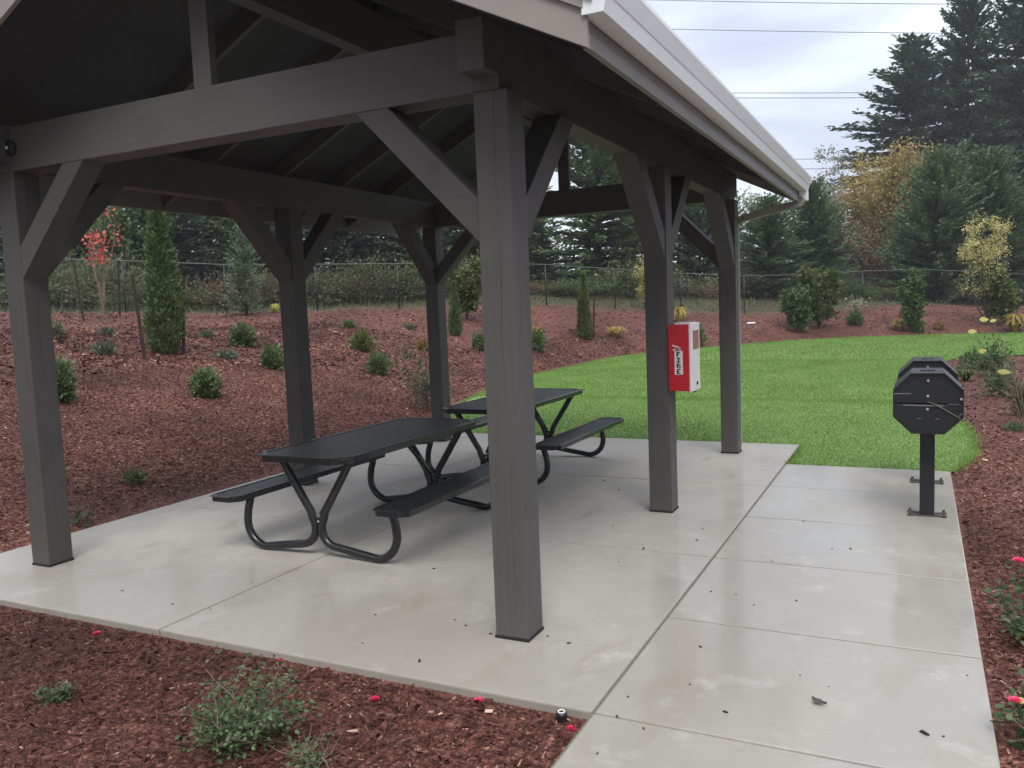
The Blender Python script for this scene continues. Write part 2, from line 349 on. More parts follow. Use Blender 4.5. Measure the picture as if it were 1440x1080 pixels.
mr2 = n('ShaderNodeMapRange'); mr2.interpolation_type = 'SMOOTHSTEP'; t.links.new(sx.outputs[1], mr2.inputs[0]); mr2.inputs[1].default_value = -.7; mr2.inputs[2].default_value = .35; mr2.inputs[3].default_value = .42; mr2.inputs[4].default_value = 1.   # added dimming of the unseen low sky behind the camera, darkens the tie beam
lo_ = n('ShaderNodeMapRange'); lo_.interpolation_type = 'SMOOTHSTEP'; t.links.new(sx.outputs[2], lo_.inputs[0]); lo_.inputs[1].default_value = .25; lo_.inputs[2].default_value = .65
mk_ = n('ShaderNodeMath'); mk_.operation = 'MAXIMUM'; t.links.new(mr2.outputs[0], mk_.inputs[0]); t.links.new(lo_.outputs[0], mk_.inputs[1])
mm = n('ShaderNodeMath'); mm.operation = 'MULTIPLY'; t.links.new(mr.outputs[0], mm.inputs[0]); t.links.new(mk_.outputs[0], mm.inputs[1]); t.links.new(mm.outputs[0], vm.inputs['Scale'])
wm = n('ShaderNodeMix'); wm.data_type = 'RGBA'; wm.blend_type = 'MULTIPLY'; wm.inputs[7].default_value = (1.02, .98, .93, 1); t.links.new(vm.outputs[0], wm.inputs[6])
mr3 = n('ShaderNodeMapRange'); t.links.new(sx.outputs[2], mr3.inputs[0]); mr3.inputs[1].default_value = .38; mr3.inputs[2].default_value = .65; t.links.new(mr3.outputs[0], wm.inputs[0])
mx = n('ShaderNodeMix'); mx.data_type = 'RGBA'; mx.inputs[0].default_value = .92
t.links.new(sky.outputs[0], mx.inputs[6]); t.links.new(wm.outputs[2], mx.inputs[7]); t.links.new(mx.outputs[2], bg.inputs[0]); bg.inputs[1].default_value = .1
t.links.new(bg.outputs[0], out.inputs[0])
sl = bpy.data.lights.new('sun', 'SUN'); sl.energy = 1.5; sl.angle = math.radians(28); sl.color = (1, .965, .92)
so = bpy.data.objects.new('sun', sl); COL.objects.link(so)
sd = Vector((math.sin(SUN_AZ)*math.cos(SUN_EL), math.cos(SUN_AZ)*math.cos(SUN_EL), math.sin(SUN_EL))); so.rotation_euler = (-sd).to_track_quat('-Z', 'Y').to_euler(); so.location = (0, 0, 30)
S.view_settings.view_transform = 'Standard'; S.view_settings.look = 'None'; S.view_settings.exposure = .62; S.view_settings.gamma = 1
S.render.engine = 'CYCLES'; S.cycles.use_denoising = True; S.cycles.max_bounces = 8; S.cycles.diffuse_bounces = 4; S.cycles.transparent_max_bounces = 8; S.cycles.sample_clamp_indirect = 6
try: S.cycles.denoiser = 'OPENIMAGEDENOISE'
except Exception: pass

# ------------------------------------------------------------------ setting: ground, lawn, concrete
FENCE = np.array([(-60, -36.), (-34, -2.), (-27, 6.8), (-19.8, 15.5), (-11.9, 26.1), (0, 37.5), (6.3, 42.9), (20, 54.)])
def axis(lo, hi, near0, near1, d):
    a = list(np.arange(near0, near1+1e-6, d)); x = near1; s = d
    while x < hi: s *= 1.25; x += s; a.append(x)
    x = near0; s = d
    while x > lo: s *= 1.25; x -= s; a.insert(0, x)
    return np.array(a)
gx, gy = axis(-260, 260, -30, 14, .4), axis(-160, 340, -8, 46, .4)
X, Y = np.meshgrid(gx, gy); Z = terr(X, Y); nx, ny = len(gx), len(gy)
me = bpy.data.meshes.new('ground'); vv = np.stack([X, Y, Z], -1).reshape(-1, 3)
idx = np.arange(nx*ny).reshape(ny, nx); ff = np.stack([idx[:-1, :-1], idx[:-1, 1:], idx[1:, 1:], idx[1:, :-1]], -1).reshape(-1, 4)
me.from_pydata(vv.tolist(), [], ff.tolist()); me.materials.append(MULCH)
def beyond(x, y):        # >0 beyond the fence line
    P = FENCE; a = P[:-1]; b = P[1:]; d = dist_poly(x, y, P)
    yy = np.interp(x, P[:, 0], P[:, 1]); return np.where(y > yy, d, -d)
wl = np.clip((beyond(vv[:, 0], vv[:, 1])+.6)/1.2, 0, 1); wl = np.maximum(wl, np.clip(np.maximum((vv[:, 0]-7)/1.5, (-4.5-vv[:, 1])/1.2), 0, 1)*(vv[:, 1] < 21)); at_ = me.attributes.new('wild', 'FLOAT', 'POINT'); at_.data.foreach_set('value', wl.astype(np.float32))
me.polygons.foreach_set('use_smooth', [True]*len(me.polygons)); tag(link('ground', me), kind='structure')

LAWN_RIGHT = smooth([(20, 23.4), (6, 21.4), (3.6, 20.9), (2.55, 19.5), (2.25, 15), (2.35, 10.5), (2.5, 7.2), (2.42, 5.9), (2.2, 5.07)])
LP = [(.69, 5.07), (.69, 6.29), (-4.33, 6.29)] + LAWN_FAR[1:] + LAWN_RIGHT
lb = MB(); lb.add([(x, y, -.015) for x, y in LP], [tuple(range(len(LP)))]); tag(lb.build('lawn', LAWN), kind='structure')

JX = .667
cb = MB()
def panel(x0, y0, x1, y1, g=.005):
    cb.box((x0+g, y0+g, -.12), (x1-g, y1-g, 0))
ys = [-.674, 1.66, 3.95, 6.28]
for a, b in zip(ys[:-1], ys[1:]):
    panel(-4.5, a, -1.96, b); panel(-1.96, a, JX-.002, b)
yw = [-7.6, -5.3, -3., -.674, .497, 1.655, 2.80, 3.96, 5.06]
for a, b in zip(yw[:-1], yw[1:]): panel(JX+.002, a, 2.2, b)
tag(cb.build('patio', CONC, bevel=.009), kind='structure')
jb = MB(); jb.box((-4.49, -.66, -.11), (JX-.006, 6.27, -.010)); jb.box((JX-.005, -7.5, -.11), (2.19, 5.05, -.010)); tag(jb.build('joint_sand', simple('joint_filler', (.15, .135, .11), .9, .2, 0, .5, 60, .4)), kind='structure')

# mulch chips
def chips(n, sampler, lmin, lmax):
    x, y = sampler(n); k = len(x); z = terr(x, y); e = .05
    th = RNG.random(k)*2*PI; L = RNG.uniform(lmin, lmax, k); Wd = L*RNG.uniform(.12, .40, k); el = RNG.normal(0, .34, k); rl = RNG.normal(0, .5, k)
    d = np.stack([np.cos(th)*np.cos(el), np.sin(th)*np.cos(el), np.sin(el)], -1); s0 = np.stack([-np.sin(th), np.cos(th), np.zeros(k)], -1)
    up = np.cross(d, s0); s = s0*np.cos(rl)[:, None]+up*np.sin(rl)[:, None]; c = np.stack([x, y, z+RNG.uniform(.003, .022, k)], -1)
    # slope follow
    c2 = c; a = d*(L/2)[:, None]; b = s*(Wd/2)[:, None]; taper = RNG.uniform(.3, 1, k)[:, None]
    return np.stack([c2-a-b, c2+a-b*taper, c2+a+b*taper, c2-a+b], 1)
SLAB1 = [(-4.53, -.70), (.64, -.70), (.64, -9), (2.23, -9), (2.23, 5.1), (.70, 5.1), (.70, 6.32), (-4.53, 6.32)]
def mk(x0, x1, y0, y1, dens_fn=None):
    def f(n):
        x = RNG.uniform(x0, x1, n); y = RNG.uniform(y0, y1, n)
        ok = ~inside(x, y, SLAB1) & ~inside(x, y, LP) & (beyond(x, y) < 0); return x[ok], y[ok]
    return f
CH = [chips(95000, mk(-5.2, .8, -3.4, -.66), .007, .026), chips(9000, mk(-5.2, .8, -3.4, -.66), .025, .055), chips(34000, mk(2.2, 3.4, -3., 3), .009, .036), chips(18000, mk(2.2, 5, 3, 9), .018, .05), chips(12000, mk(2.2, 7, 9, 21.5), .03, .075),
      chips(120000, mk(-9, -4.5, -1.5, 9), .014, .042), chips(42000, mk(-15, -9, -1, 16), .035, .085), chips(30000, mk(-9, -4.5, 9, 24), .035, .09), chips(26000, mk(-26, -9, 0, 28), .05, .12), chips(18000, mk(-9, 9, 22, 42), .06, .13)]
TN = np.concatenate([RNG.beta(1.7, 2.1, len(c))*(.62 if i < 2 else 1.) for i, c in enumerate(CH)]); TN = np.where(RNG.random(len(TN)) < .03, RNG.uniform(.85, 1, len(TN)), TN)
CH = np.concatenate(CH)
tag(quads('mulch', CH, CHIP, TN), label='reddish brown shredded bark mulch covering the beds', cat='mulch', kind='stuff')

# grass blades
def blades(x, y, hmin, hmax, w):
    k = len(x); th = RNG.random(k)*2*PI; h = RNG.uniform(hmin, hmax, k); lean = RNG.uniform(.1, .8, k)*h; la = RNG.random(k)*2*PI
    c = np.stack([x, y, np.full(k, -.016)], -1); s = np.stack([np.cos(th), np.sin(th), np.zeros(k)], -1)*w[:, None]
    tip = c+np.stack([np.cos(la)*lean, np.sin(la)*lean, h], -1)
    return np.stack([c-s, c+s, tip], 1)
def grass_pts(n, x0, x1, y0, y1):
    x = RNG.uniform(x0, x1, n); y = RNG.uniform(y0, y1, n); ok = inside(x, y, LP); return x[ok], y[ok]
G = []
for n_, box, h0, h1, w0 in ((150000, (-5.5, 2.6, 5., 11), .010, .030, .0042), (120000, (-7.2, 2.6, 10.5, 20), .02, .045, .0065), (100000, (-7.5, 12, 19.5, 33.5), .03, .065, .010)):
    x, y = grass_pts(n_, *box); G.append(blades(x, y, h0, h1, w0*RNG.uniform(.7, 1.4, len(x))))
# denser ragged rim along the lawn's outline
rim = np.array(LP+[LP[0]]); rx = []; ry = []
for a, b in zip(rim[:-1], rim[1:]):
    L = np.linalg.norm(b-a); k = int(min(L, 12)*260) if a[0] < 8 else 0; tt = RNG.random(k); q = a+(b-a)*tt[:, None]+RNG.normal(0, .034, (k, 2)); rx += q[:, 0].tolist(); ry += q[:, 1].tolist()
rx, ry = np.array(rx), np.array(ry); ok = ~inside(rx, ry, [(-4.5, -.7), (JX, -.7), (JX, -9), (2.2, -9), (2.2, 5.06), (JX, 5.06), (JX, 6.28), (-4.5, 6.28)]); G.append(blades(rx[ok], ry[ok], .02, .06, np.full(ok.sum(), .004)))
G = np.concatenate(G); tag(quads('grass', G, BLADE, nper=3), label='short bright green lawn grass', cat='grass', kind='stuff')

# ------------------------------------------------------------------ pavilion
H = .095; SX = 3.832; SY = [0, 2.819, 5.611]; ZT = 2.82; ZB = 3.125; PX0, PX1 = -.092, .055
pav = thing('pavilion', 'open timber picnic pavilion with taupe posts, knee braces and white gutter over the concrete patio', 'pavilion')
def rel(mb, name, mat, loc, bevel=.004, parent=pav):
    o = mb.build(name, mat, parent, bevel=bevel); o.location = loc; return o
def brace(px, py, dx, dy):
    b0, b1 = H, H+.515; c1 = H+.725; poly = [(b0, 2.08), (b0, 2.30), (b1, ZT-.001), (c1, ZT-.001)]
    mb = MB(); hw = .085
    if dx: mb.prism([(dx*a, z) for a, z in poly], 'y', -.093, .093-.02)
    else: mb.prism([(dy*a, z) for a, z in poly], 'x', -hw+.005, hw)
    o = rel(mb, 'knee_brace', W['o'], (px, py, 0)); return o
for i, x in enumerate((0, -SX)):
    for j, y in enumerate(SY):
        p = rel(MB().box((-H, -H, .012), (H, H, ZT)), 'post', WP, (x, y, 0), .007)
        bp = MB().box((-H-.004, -H-.004, .0), (H+.004, H+.004, .014)).build('base_plate', M['plate'], p)
        if j < 2: brace(x, y, 0, 1)
        if j > 0: brace(x, y, 0, -1)
        if j != 1: brace(x, y, -1 if x == 0 else 1, 0)
for y in (SY[0], SY[2]):
    rel(MB().box((-SX-PX0+.001, -.094, 0), (PX0-.001, .094, ZB-ZT-.006)), 'tie_beam', W['x'], (0, y, ZT))
    rel(MB().box((-.07, -.088, 0), (.07, -.03, .60)), 'king_post', W['z'], (-SX/2, y, ZB-.005))
for s, x0 in ((1, 0), (-1, -SX)):
    a, b = sorted((x0+s*PX0, x0+s*PX1))
    hz_ = ZB-ZT; rel(MB().prism([(-.25, .066), (-.106, .066), (-.098, .001), (SY[2]+.098, .001), (SY[2]+.106, .066), (SY[2]+.25, .066), (SY[2]+.25, hz_), (-.25, hz_)], 'x', a-x0, b-x0), 'plate_beam', W['y'], (x0, 0, ZT))
RZ = lambda x: 3.12-.494*(x-.05)          # underside of the rafters on the right slope (mirrored on the left)
CX = -SX/2
rel(MB().box((-.065, -.46, 3.725), (.065, SY[2]+.46, 4.05)), 'ridge_beam', W['y'], (CX, 0, 0))
EX = .672
for k in range(5):
    y = .935+k*.935
    for s in (1, -1):
        pts = [(.067, RZ(CX+.067)), (EX-CX, RZ(EX)), (EX-CX, RZ(EX)+.155), (.067, RZ(CX+.067)+.155)]
        rel(MB().prism([(s*a, z) for a, z in pts], 'y', -.02, .02), 'rafter', W['o'], (CX, y, 0), 0)
Y0, Y1 = -.60, SY[2]+.52
for s in (1, -1):
    d = [(0.001, RZ(CX)+.157), (EX-CX+.03, RZ(EX+.03)+.157), (EX-CX+.03, RZ(EX+.03)+.175), (0.001, RZ(CX)+.175)]
    rel(MB().prism([(s*a, z) for a, z in d], 'y', Y0+.03, Y1-.03), 'roof_deck', M['deck'], (CX, 0, 0), 0)
    d = [(0.001, RZ(CX)+.178), (EX-CX+.07, RZ(EX+.07)+.178), (EX-CX+.07, RZ(EX+.07)+.20), (0.001, RZ(CX)+.20)]
    rel(MB().prism([(s*a, z) for a, z in d], 'y', Y0-.03, Y1+.03), 'roof_shingles', M['shingle'], (CX, 0, 0), 0)
    # eave fascia: board and a small lower lip
    fx = .678
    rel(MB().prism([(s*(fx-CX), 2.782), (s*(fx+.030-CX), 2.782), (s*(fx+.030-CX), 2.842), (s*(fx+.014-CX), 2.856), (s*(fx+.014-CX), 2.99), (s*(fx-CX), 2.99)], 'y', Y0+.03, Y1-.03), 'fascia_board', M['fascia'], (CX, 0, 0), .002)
    for y0 in (Y0, Y1-.028):
        e = .709-CX; lo = lambda a: 2.778+.494*(e-a)
        rel(MB().prism([(s*.001, lo(0)), (s*e, lo(e)), (s*e, lo(e)+.155), (s*.001, lo(0)+.265)][:2]+[(s*e, lo(e)+.20), (s*.001, lo(0)+.235)], 'y', y0, y0+.028), 'rake_board', M['taupe'], (CX, 0, 0), .002)
        yy = (y0-.016, y0) if y0 < 0 else (y0+.028, y0+.044)
        rel(MB().prism([(s*.001, lo(0)+.185), (s*(e-.01), lo(e)+.150), (s*(e-.01), lo(e)+.21), (s*.001, lo(0)+.245)], 'y', *yy), 'rake_trim', M['taupe'], (CX, 0, 0), .002)
    gx0 = .695
    prof = [(0, 2.905), (.088, 2.905), (.104, 2.965), (.109, 2.972), (.135, 3.045), (.135, 3.062), (.127, 3.062), (.127, 3.047), (.102, 2.976), (.097, 2.968), (.083, 2.912), (.006, 2.912), (.006, 3.055), (0, 3.055)]
    prof = [(gx0+a, z) for a, z in prof]
    g = rel(MB().prism([(s*(a-CX), z) for a, z in prof], 'y', Y0-.01, Y1+.01), 'gutter', M['white'], (CX, 0, 0), 0)
    cap = [(gx0-.002, 2.903), (gx0+.090, 2.903), (gx0+.106, 2.964), (gx0+.111, 2.971), (gx0+.137, 3.044), (gx0+.137, 3.064), (gx0-.002, 3.064)]
    for a, b in ((Y0-.014, Y0-.009), (Y1+.009, Y1+.014)):
        MB().prism([(s*(q-CX), z) for q, z in cap], 'y', a, b).build('end_cap', M['white'], g)
ds = MB(); yb = SY[2]+H+.05
dsp = [(.752, Y1-.05, 2.91), (.752, Y1-.05, 2.83), (.705, Y1-.06, 2.775), (.13, yb+.02, 2.63), (.05, yb, 2.58), (.05, yb, .06)]
for a, b in zip(dsp[:-1], dsp[1:]): ds.bar(a, b, .072, .098, up=(0, 1, .01))
rel(ds, 'downspout', M['taupe'], (0, 0, 0), 0)
rel(MB().box((.700, Y1-.10, 2.80), (.795, Y1-.01, 2.904)), 'outlet', M['white'], (0, 0, 0), .004)

wl_ = thing('wall_light', 'small round black fixture on the front beam above the left corner post', 'light', (-3.725, -.094, 2.975))
MB().tube([(0, 0, 0), (0, -.012, 0), (0, -.028, 0), (0, -.036, 0)], [.054, .054, .050, .032], 20).build('housing', M['grill'], wl_)
MB().tube([(0, -.034, 0), (0, -.044, 0)], [.013, .010], 10).build('lens', M['cabwhite'], wl_)

# ------------------------------------------------------------------ picnic tables
def lattice(mb, hx, hy, z, th, pitch, w):
    for sgn in (1, -1):
        dx, dy = .5, sgn*.866                              # diagonal strands
        nn = (-dy, dx); R_ = math.hypot(hx, hy); k = int(R_/pitch)+1
        for i in range(-k, k+1):
            cx, cy = nn[0]*i*pitch, nn[1]*i*pitch; lo, hi = -9., 9.
            for c, d, h in ((cx, dx, hx), (cy, dy, hy)):
                a, b = sorted(((-h-c)/d, (h-c)/d)); lo, hi = max(lo, a), min(hi, b)
            if hi-lo > .02: mb.bar((cx+dx*lo, cy+dy*lo, z+(.0004 if sgn > 0 else 0)), (cx+dx*hi, cy+dy*hi, z+(.0004 if sgn > 0 else 0)), w, th)
def rim_loop(hx, hy, c): return [(-hx+c, -hy), (hx-c, -hy), (hx, -hy+c), (hx, hy-c), (hx-c, hy), (-hx+c, hy), (-hx, hy-c), (-hx, -hy+c)]
def slab_part(name, hx, hy, c, z, drop, parent, loc):
    mb = MB(); lattice(mb, hx-.012, hy-.012, z-.006, .005, .019, .0085)
    # octagon clip of the lattice corners is hidden by the flat corner gussets
    for sx in (-1, 1):
        for sy in (-1, 1):
            pass
    o = mb.build(name, M['mesh'], parent); o.location = loc
    r = MB(); P = rim_loop(hx, hy, c); Q = rim_loop(hx-.028, hy-.028, c-.010); R2 = rim_loop(hx-.006, hy-.006, c-.002)
    n_ = len(P)
    vs = [(x, y, z-.003) for x, y in P]+[(x, y, z+.003) for x, y in R2]+[(x, y, z+.002) for x, y in Q]+[(x, y, z-.010) for x, y in Q]+[(x, y, z-drop) for x, y in R2]+[(x, y, z-drop) for x, y in P]
    fs = []
    for lv in range(6):
        a, b = lv*n_, ((lv+1) % 6)*n_
        for i in range(n_): fs.append((a+i, a+(i+1) % n_, b+(i+1) % n_, b+i))
    r.add(vs, fs); ro = r.build('rim', M['black'], o); return o
def arc(c, r, a0, a1, n=8):
    return [(c[0]+r*math.cos(math.radians(a0+(a1-a0)*i/n)), c[1]+r*math.sin(math.radians(a0+(a1-a0)*i/n))) for i in range(n+1)]
def leg_path(s):
    pts = [(-.315, .725), (-.30, .69)]+[(-.065, .33)]
    pts += arc((-.155, .205), .127, 35, -88, 9)+arc((-.50, .205), .178, 268, 172, 9)+[(-.665, .30), (-.645, .36), (-.635, .395)]
    return [(-s*x, z) for x, z in pts] if s > 0 else pts
def make_table(label, loc):
    t_ = thing('picnic_table', label, 'table', loc, 0, 'black mesh picnic tables under the pavilion')
    top = slab_part('tabletop', .415, .985, .11, .762, .045, t_, (0, 0, 0))
    for s in (-1, 1): slab_part('bench', .145, .985, .06, .432, .04, t_, (s*.74, 0, 0))
    for e in (-1, 1):
        y = e*.79
        for s in (-1, 1):
            pts = [(x, y+(.0 if s < 0 else 0), z) for x, z in leg_path(s)]
            MB().tube(pts, .030, 12).build('leg', M['black'], t_, smooth=True)
        for a_, b_, w_, h_ in (((-.36, y, .722), (.36, y, .722), .05, .012), ((-.86, y, .395), (-.62, y, .395), .05, .012), ((.62, y, .395), (.86, y, .395), .05, .012), ((-.04, y, .27), (.04, y, .27), .014, .03)):
            MB().bar(a_, b_, w_, h_).build('bracket', M['black'], t_)
        MB().tube([(0, y-e*.03, .30), (0, y-e*.50, .725)], .0135, 8).build('strut', M['black'], t_, smooth=True)
        MB().ball((.026, y-.033 if e < 0 else y+.033, .265), .009, 8).build('bolt', M['steel'], t_)
    return t_
make_table('black mesh picnic table with attached benches, nearest the front post', (-1.985, 1.580, 0))
make_table('black mesh picnic table with attached benches, the farther one beside the lawn', (-1.985, 4.17, 0))

# ------------------------------------------------------------------ fire extinguisher cabinet
cab = thing('fire_extinguisher_cabinet', 'red and white fire extinguisher cabinet hung on the middle right post', 'cabinet', (H, 2.70, 1.015))
D, WD_, HT = .172, .27, .535
MB().box((.002, 0, 0), (D, WD_, HT)).build('body', M['red'], cab, bevel=.008)
door = MB().box((D, -.004, -.006), (D+.022, WD_+.004, HT+.012)).build('door', M['cabwhite'], cab, bevel=.006)
MB().box((D+.022, .045, .335), (D+.026, .225, .485)).build('window', M['pinkpane'], door)
MB().tube([(D+.02, .16, .055), (D+.030, .16, .055)], .014, 12).build('lock', M['ink'], door)
MB().bar((D+.006, .10, -.012), (D+.006, .16, -.012), .014, .016).build('latch', M['ink'], cab)
MB().box((.05, .04, HT), (D+.012, .20, HT+.016)).build('top_cap', M['cabwhite'], cab, bevel=.004)
lab = MB().box((.054, -.003, .135), (.121, -.0005, .325)).build('sign', M['cabwhite'], cab)
GL = {'F': ['111', '100', '110', '100', '100'], 'I': ['111', '010', '010', '010', '111'], 'R': ['110', '101', '110', '101', '101'], 'E': ['111', '100', '110', '100', '111']}
for i, ch in enumerate('FIRE'):
    mb = MB(); z1 = .318-i*.046; cw, chh = .0105, .0076
    for r_, row in enumerate(GL[ch]):
        c0 = 0
        while c0 < 3:
            if row[c0] == '1':
                c1 = c0
                while c1 < 3 and row[c1] == '1': c1 += 1
                mb.box((.0715+c0*cw, -.0052, z1-(r_+1)*chh), (.0715+c1*cw, -.003, z1-r_*chh)); c0 = c1
            else: c0 += 1
    mb.build('letter', M['ink'], lab)
ar = MB()
for a, b in (((.038, .372), (.096, .352)), ((.042, .332), (.092, .350)), ((.096, .356), (.100, .326)), ((.06, .345), (.10, .340))): ar.bar((a[0], -.002, a[1]), (b[0], -.002, b[1]), .003, .012, up=(0, 0, 1))
ar.build('arrow_mark', M['cabwhite'], cab)

# ------------------------------------------------------------------ grills
def make_grill(label, loc):
    g = thing('grill', label, 'grill', loc, 0, 'black octagonal pedestal grills at the end of the walkway')
    MB().box((-.052, -.052, .008), (.052, .052, .70)).build('pedestal', M['grill'], g, bevel=.006)
    fl = MB().box((-.062, -.062, 0), (.062, .062, .010)).build('base_flange', M['rust'], g)
    for sx in (-1, 1):
        for sy in (-1, 1):
            MB().bar((sx*.055, sy*.03, .008), (sx*.135, sy*.062, .008), .026, .012).build('anchor_tab', M['rust'], g)
            MB().tube([(sx*.118, sy*.056, .01), (sx*.118, sy*.056, .034)], .011, 6).build('anchor_bolt', M['rust'], g)
    cz, hw, hh, q = .905, .236, .228, .125
    oc = [(-hw+q, -hh), (hw-q, -hh), (hw, -hh+q), (hw, hh-q), (hw-q, hh), (-hw+q, hh), (-hw, hh-q), (-hw, -hh+q)]
    low = [(-hw+q, -hh), (hw-q, -hh), (hw, -hh+q), (hw, -.004), (-hw, -.004), (-hw, -hh+q)]
    up_ = [(-hw, .004), (hw, .004), (hw, hh-q), (hw-q, hh), (-hw+q, hh), (-hw, hh-q)]
    MB().prism([(x, cz+z) for x, z in low], 'y', -.235, .235).build('firebox', M['grill'], g, bevel=.004)
    lid = MB().prism([(x, cz+z) for x, z in up_], 'y', -.235, .235).build('lid', M['grill'], g, bevel=.004)
    for yy in (-.240, .240):                              # raised end flanges
        fl2 = MB()
        for i in range(8):
            a, b = oc[i], oc[(i+1) % 8]; fl2.bar((a[0]*.985, yy, cz+a[1]*.985), (b[0]*.985, yy, cz+b[1]*.985), .008, .014, up=(0, 1, 0))
        fl2.build('end_flange', M['grill'], g)
    pf = MB()
    for yy in (-.2365,):
        pf.bar((-hw, yy, cz+.072), (-.118, yy, cz+.072), .003, .004); pf.bar((-.165, yy, cz-.016), (.11, yy, cz-.016), .003, .004); pf.bar((.13, yy, cz-.002), (.215, yy, cz-.002), .003, .003)
        for i in range(6): pf.bar((-.195+i*.015, yy, cz+.079), (-.187+i*.015, yy, cz+.070), .003, .003); pf.bar((-.165+i*.014, yy, cz-.009), (-.157+i*.014, yy, cz-.017), .003, .003)
        pf.bar((-.07, yy, cz-.115), (-.045, yy, cz-.115), .003, .003); pf.bar((.05, yy, cz-.115), (.075, yy, cz-.115), .003, .003)
    pf.build('slot_edge', M['edge'], g)
    MB().tube([(0, -.237, cz+.012), (.05, -.243, cz-.004), (.20, -.243, cz-.098)], .004, 6).build('handle_rod', M['rust'], g)
    hr = [( .232+.026*math.cos(a), -.243, cz-.098+.026*math.sin(a)) for a in np.linspace(0, 2*PI, 14)]
    MB().tube(hr, .006, 6).build('handle_ring', M['rust'], g)
    for x, z in ((.002, .172), (.0, .056), (-.002, -.042), (.222, .036)):
        MB().tube([(x, -.235, cz+z), (x, -.246, cz+z)], [.0105, .008], 8).build('bolt', M['steel'], g)
    MB().box((-.035, -.2385, cz+.168), (.035, -.2352, cz+.185)).build('vent_plate', M['plate'], g)
    MB().box((-.05, -.06, cz+hh), (.05, .04, cz+hh+.008)).build('damper', M['grill'], g, bevel=.002)
    for sx in (-1, 1): MB().box((sx*.066-.014, -.05, cz-hh-.028), (sx*.066+.014, .05, cz-hh)).build('mounting_lug', M['grill'], g, bevel=.003)
    return g
make_grill('black octagonal pedestal grill with three bolts, nearer of the pair at the walkway end', (1.978, 3.25, 0))
make_grill('black octagonal pedestal grill mostly hidden behind another one, next to the lawn edge', (1.985, 4.49, 0))

# ------------------------------------------------------------------ vegetation generators (numpy)
def unit(v): return v/np.maximum(np.linalg.norm(v, axis=-1, keepdims=True), 1e-9)
def leaves(C, Dr, L, Wd, flat=.5):
    """diamond leaf faces at C along Dr; the face leans between flat and random"""
    k = len(C); rnd = RNG.normal(size=(k, 3)); upv = np.array([0, 0, 1.])[None]*flat+rnd*(1-flat)
    s = unit(np.cross(Dr, upv)); L = np.broadcast_to(L, (k,))[:, None]; Wd = np.broadcast_to(Wd, (k,))[:, None]
    return np.stack([C, C+Dr*L*.45+s*Wd, C+Dr*L, C+Dr*L*.45-s*Wd], 1)
def ovals(C, Dr, L, Wd, flat=.5):
    k = len(C); rnd = RNG.normal(size=(k, 3)); upv = np.array([0, 0, 1.])[None]*flat+rnd*(1-flat)
    s = unit(np.cross(Dr, upv)); L = np.broadcast_to(L, (k,))[:, None]; Wd = np.broadcast_to(Wd, (k,))[:, None]; nn = np.cross(s, Dr)*L*.10
    return np.stack([C, C+Dr*L*.25+s*Wd*.8-nn*0, C+Dr*L*.6+s*Wd, C+Dr*L-nn, C+Dr*L*.6-s*Wd, C+Dr*L*.25-s*Wd*.8], 1)
def conifer(H_, R_, levels, nb, spray, sw, expo=.9, clear=.04, rise=.25, droop=.5, ragged=.35, per=3, step=.5):
    Cs, Ds, Ls, Tn = [], [], [], []; limbs = MB()
    for i in range(levels):
        f = (i+RNG.random())/levels; z = H_*(clear+(1-clear)*f)
        for b in range(nb):
            r = R_*((1-f)**expo*.97+.03)*(1+ragged*RNG.normal()*.8); r = max(r, .08*R_*(1-f)+.05)
            az = RNG.random()*2*PI; e0 = rise+.9*f*f-.25*(1-f)
            n_ = max(3, int(r/(spray*step))); s = np.linspace(.12, 1, n_)
            rad = r*s; zz = z+rad*math.tan(min(e0, 1.1))-droop*r*s*s*(1-f*.8)*.5+.12*r*s**4
            P = np.stack([rad*math.cos(az), rad*math.sin(az), zz], -1); dv = unit(np.gradient(P, axis=0))
            if b % 2 == 0 and r > .3: limbs.tube([(0, 0, z)]+[tuple(P[k]) for k in (n_//2, n_-1)], [.012*r+.004, .008*r+.003, .002], 4, cap=False)
            tb = RNG.random()*.5
            for q in range(per):
                sd = np.cross(dv, [0, 0, 1.]); sgn = (-1)**q if q < 2 else 0
                D = unit(dv*(.65+.3*RNG.random())+sd*sgn*RNG.uniform(.5, 1., (n_, 1))+RNG.normal(0, .22, (n_, 3))+np.array([0, 0, -.12*droop]))
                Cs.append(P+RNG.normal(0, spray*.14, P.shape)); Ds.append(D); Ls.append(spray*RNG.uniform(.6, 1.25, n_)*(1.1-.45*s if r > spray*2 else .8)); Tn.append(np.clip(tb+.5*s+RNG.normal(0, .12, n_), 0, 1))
    k = int(14*H_/max(H_, 1)); Cs.append(np.stack([np.zeros(k), np.zeros(k), H_*np.linspace(.94, 1.0, k)], -1)); Ds.append(unit(RNG.normal(0, .5, (k, 3))+[0, 0, .7])); Ls.append(np.full(k, spray*.7)); Tn.append(RNG.random(k))
    C, Dd, L, T = np.concatenate(Cs), np.concatenate(Ds), np.concatenate(Ls), np.concatenate(Tn)
    return leaves(C, Dd, L, L*sw, .55), T, limbs
def plant(name, label, cat, loc, fol, mat, stems, smat, group=None, tint=None, parts=('crown', 'trunk'), nper=4, rz=0):
    r = thing(name, label, cat, loc, rz, group); quads(parts[0], fol, mat, tint, nper, r)
    if stems is not None and stems.v: stems.build(parts[1], smat, r, smooth=True)
    return r
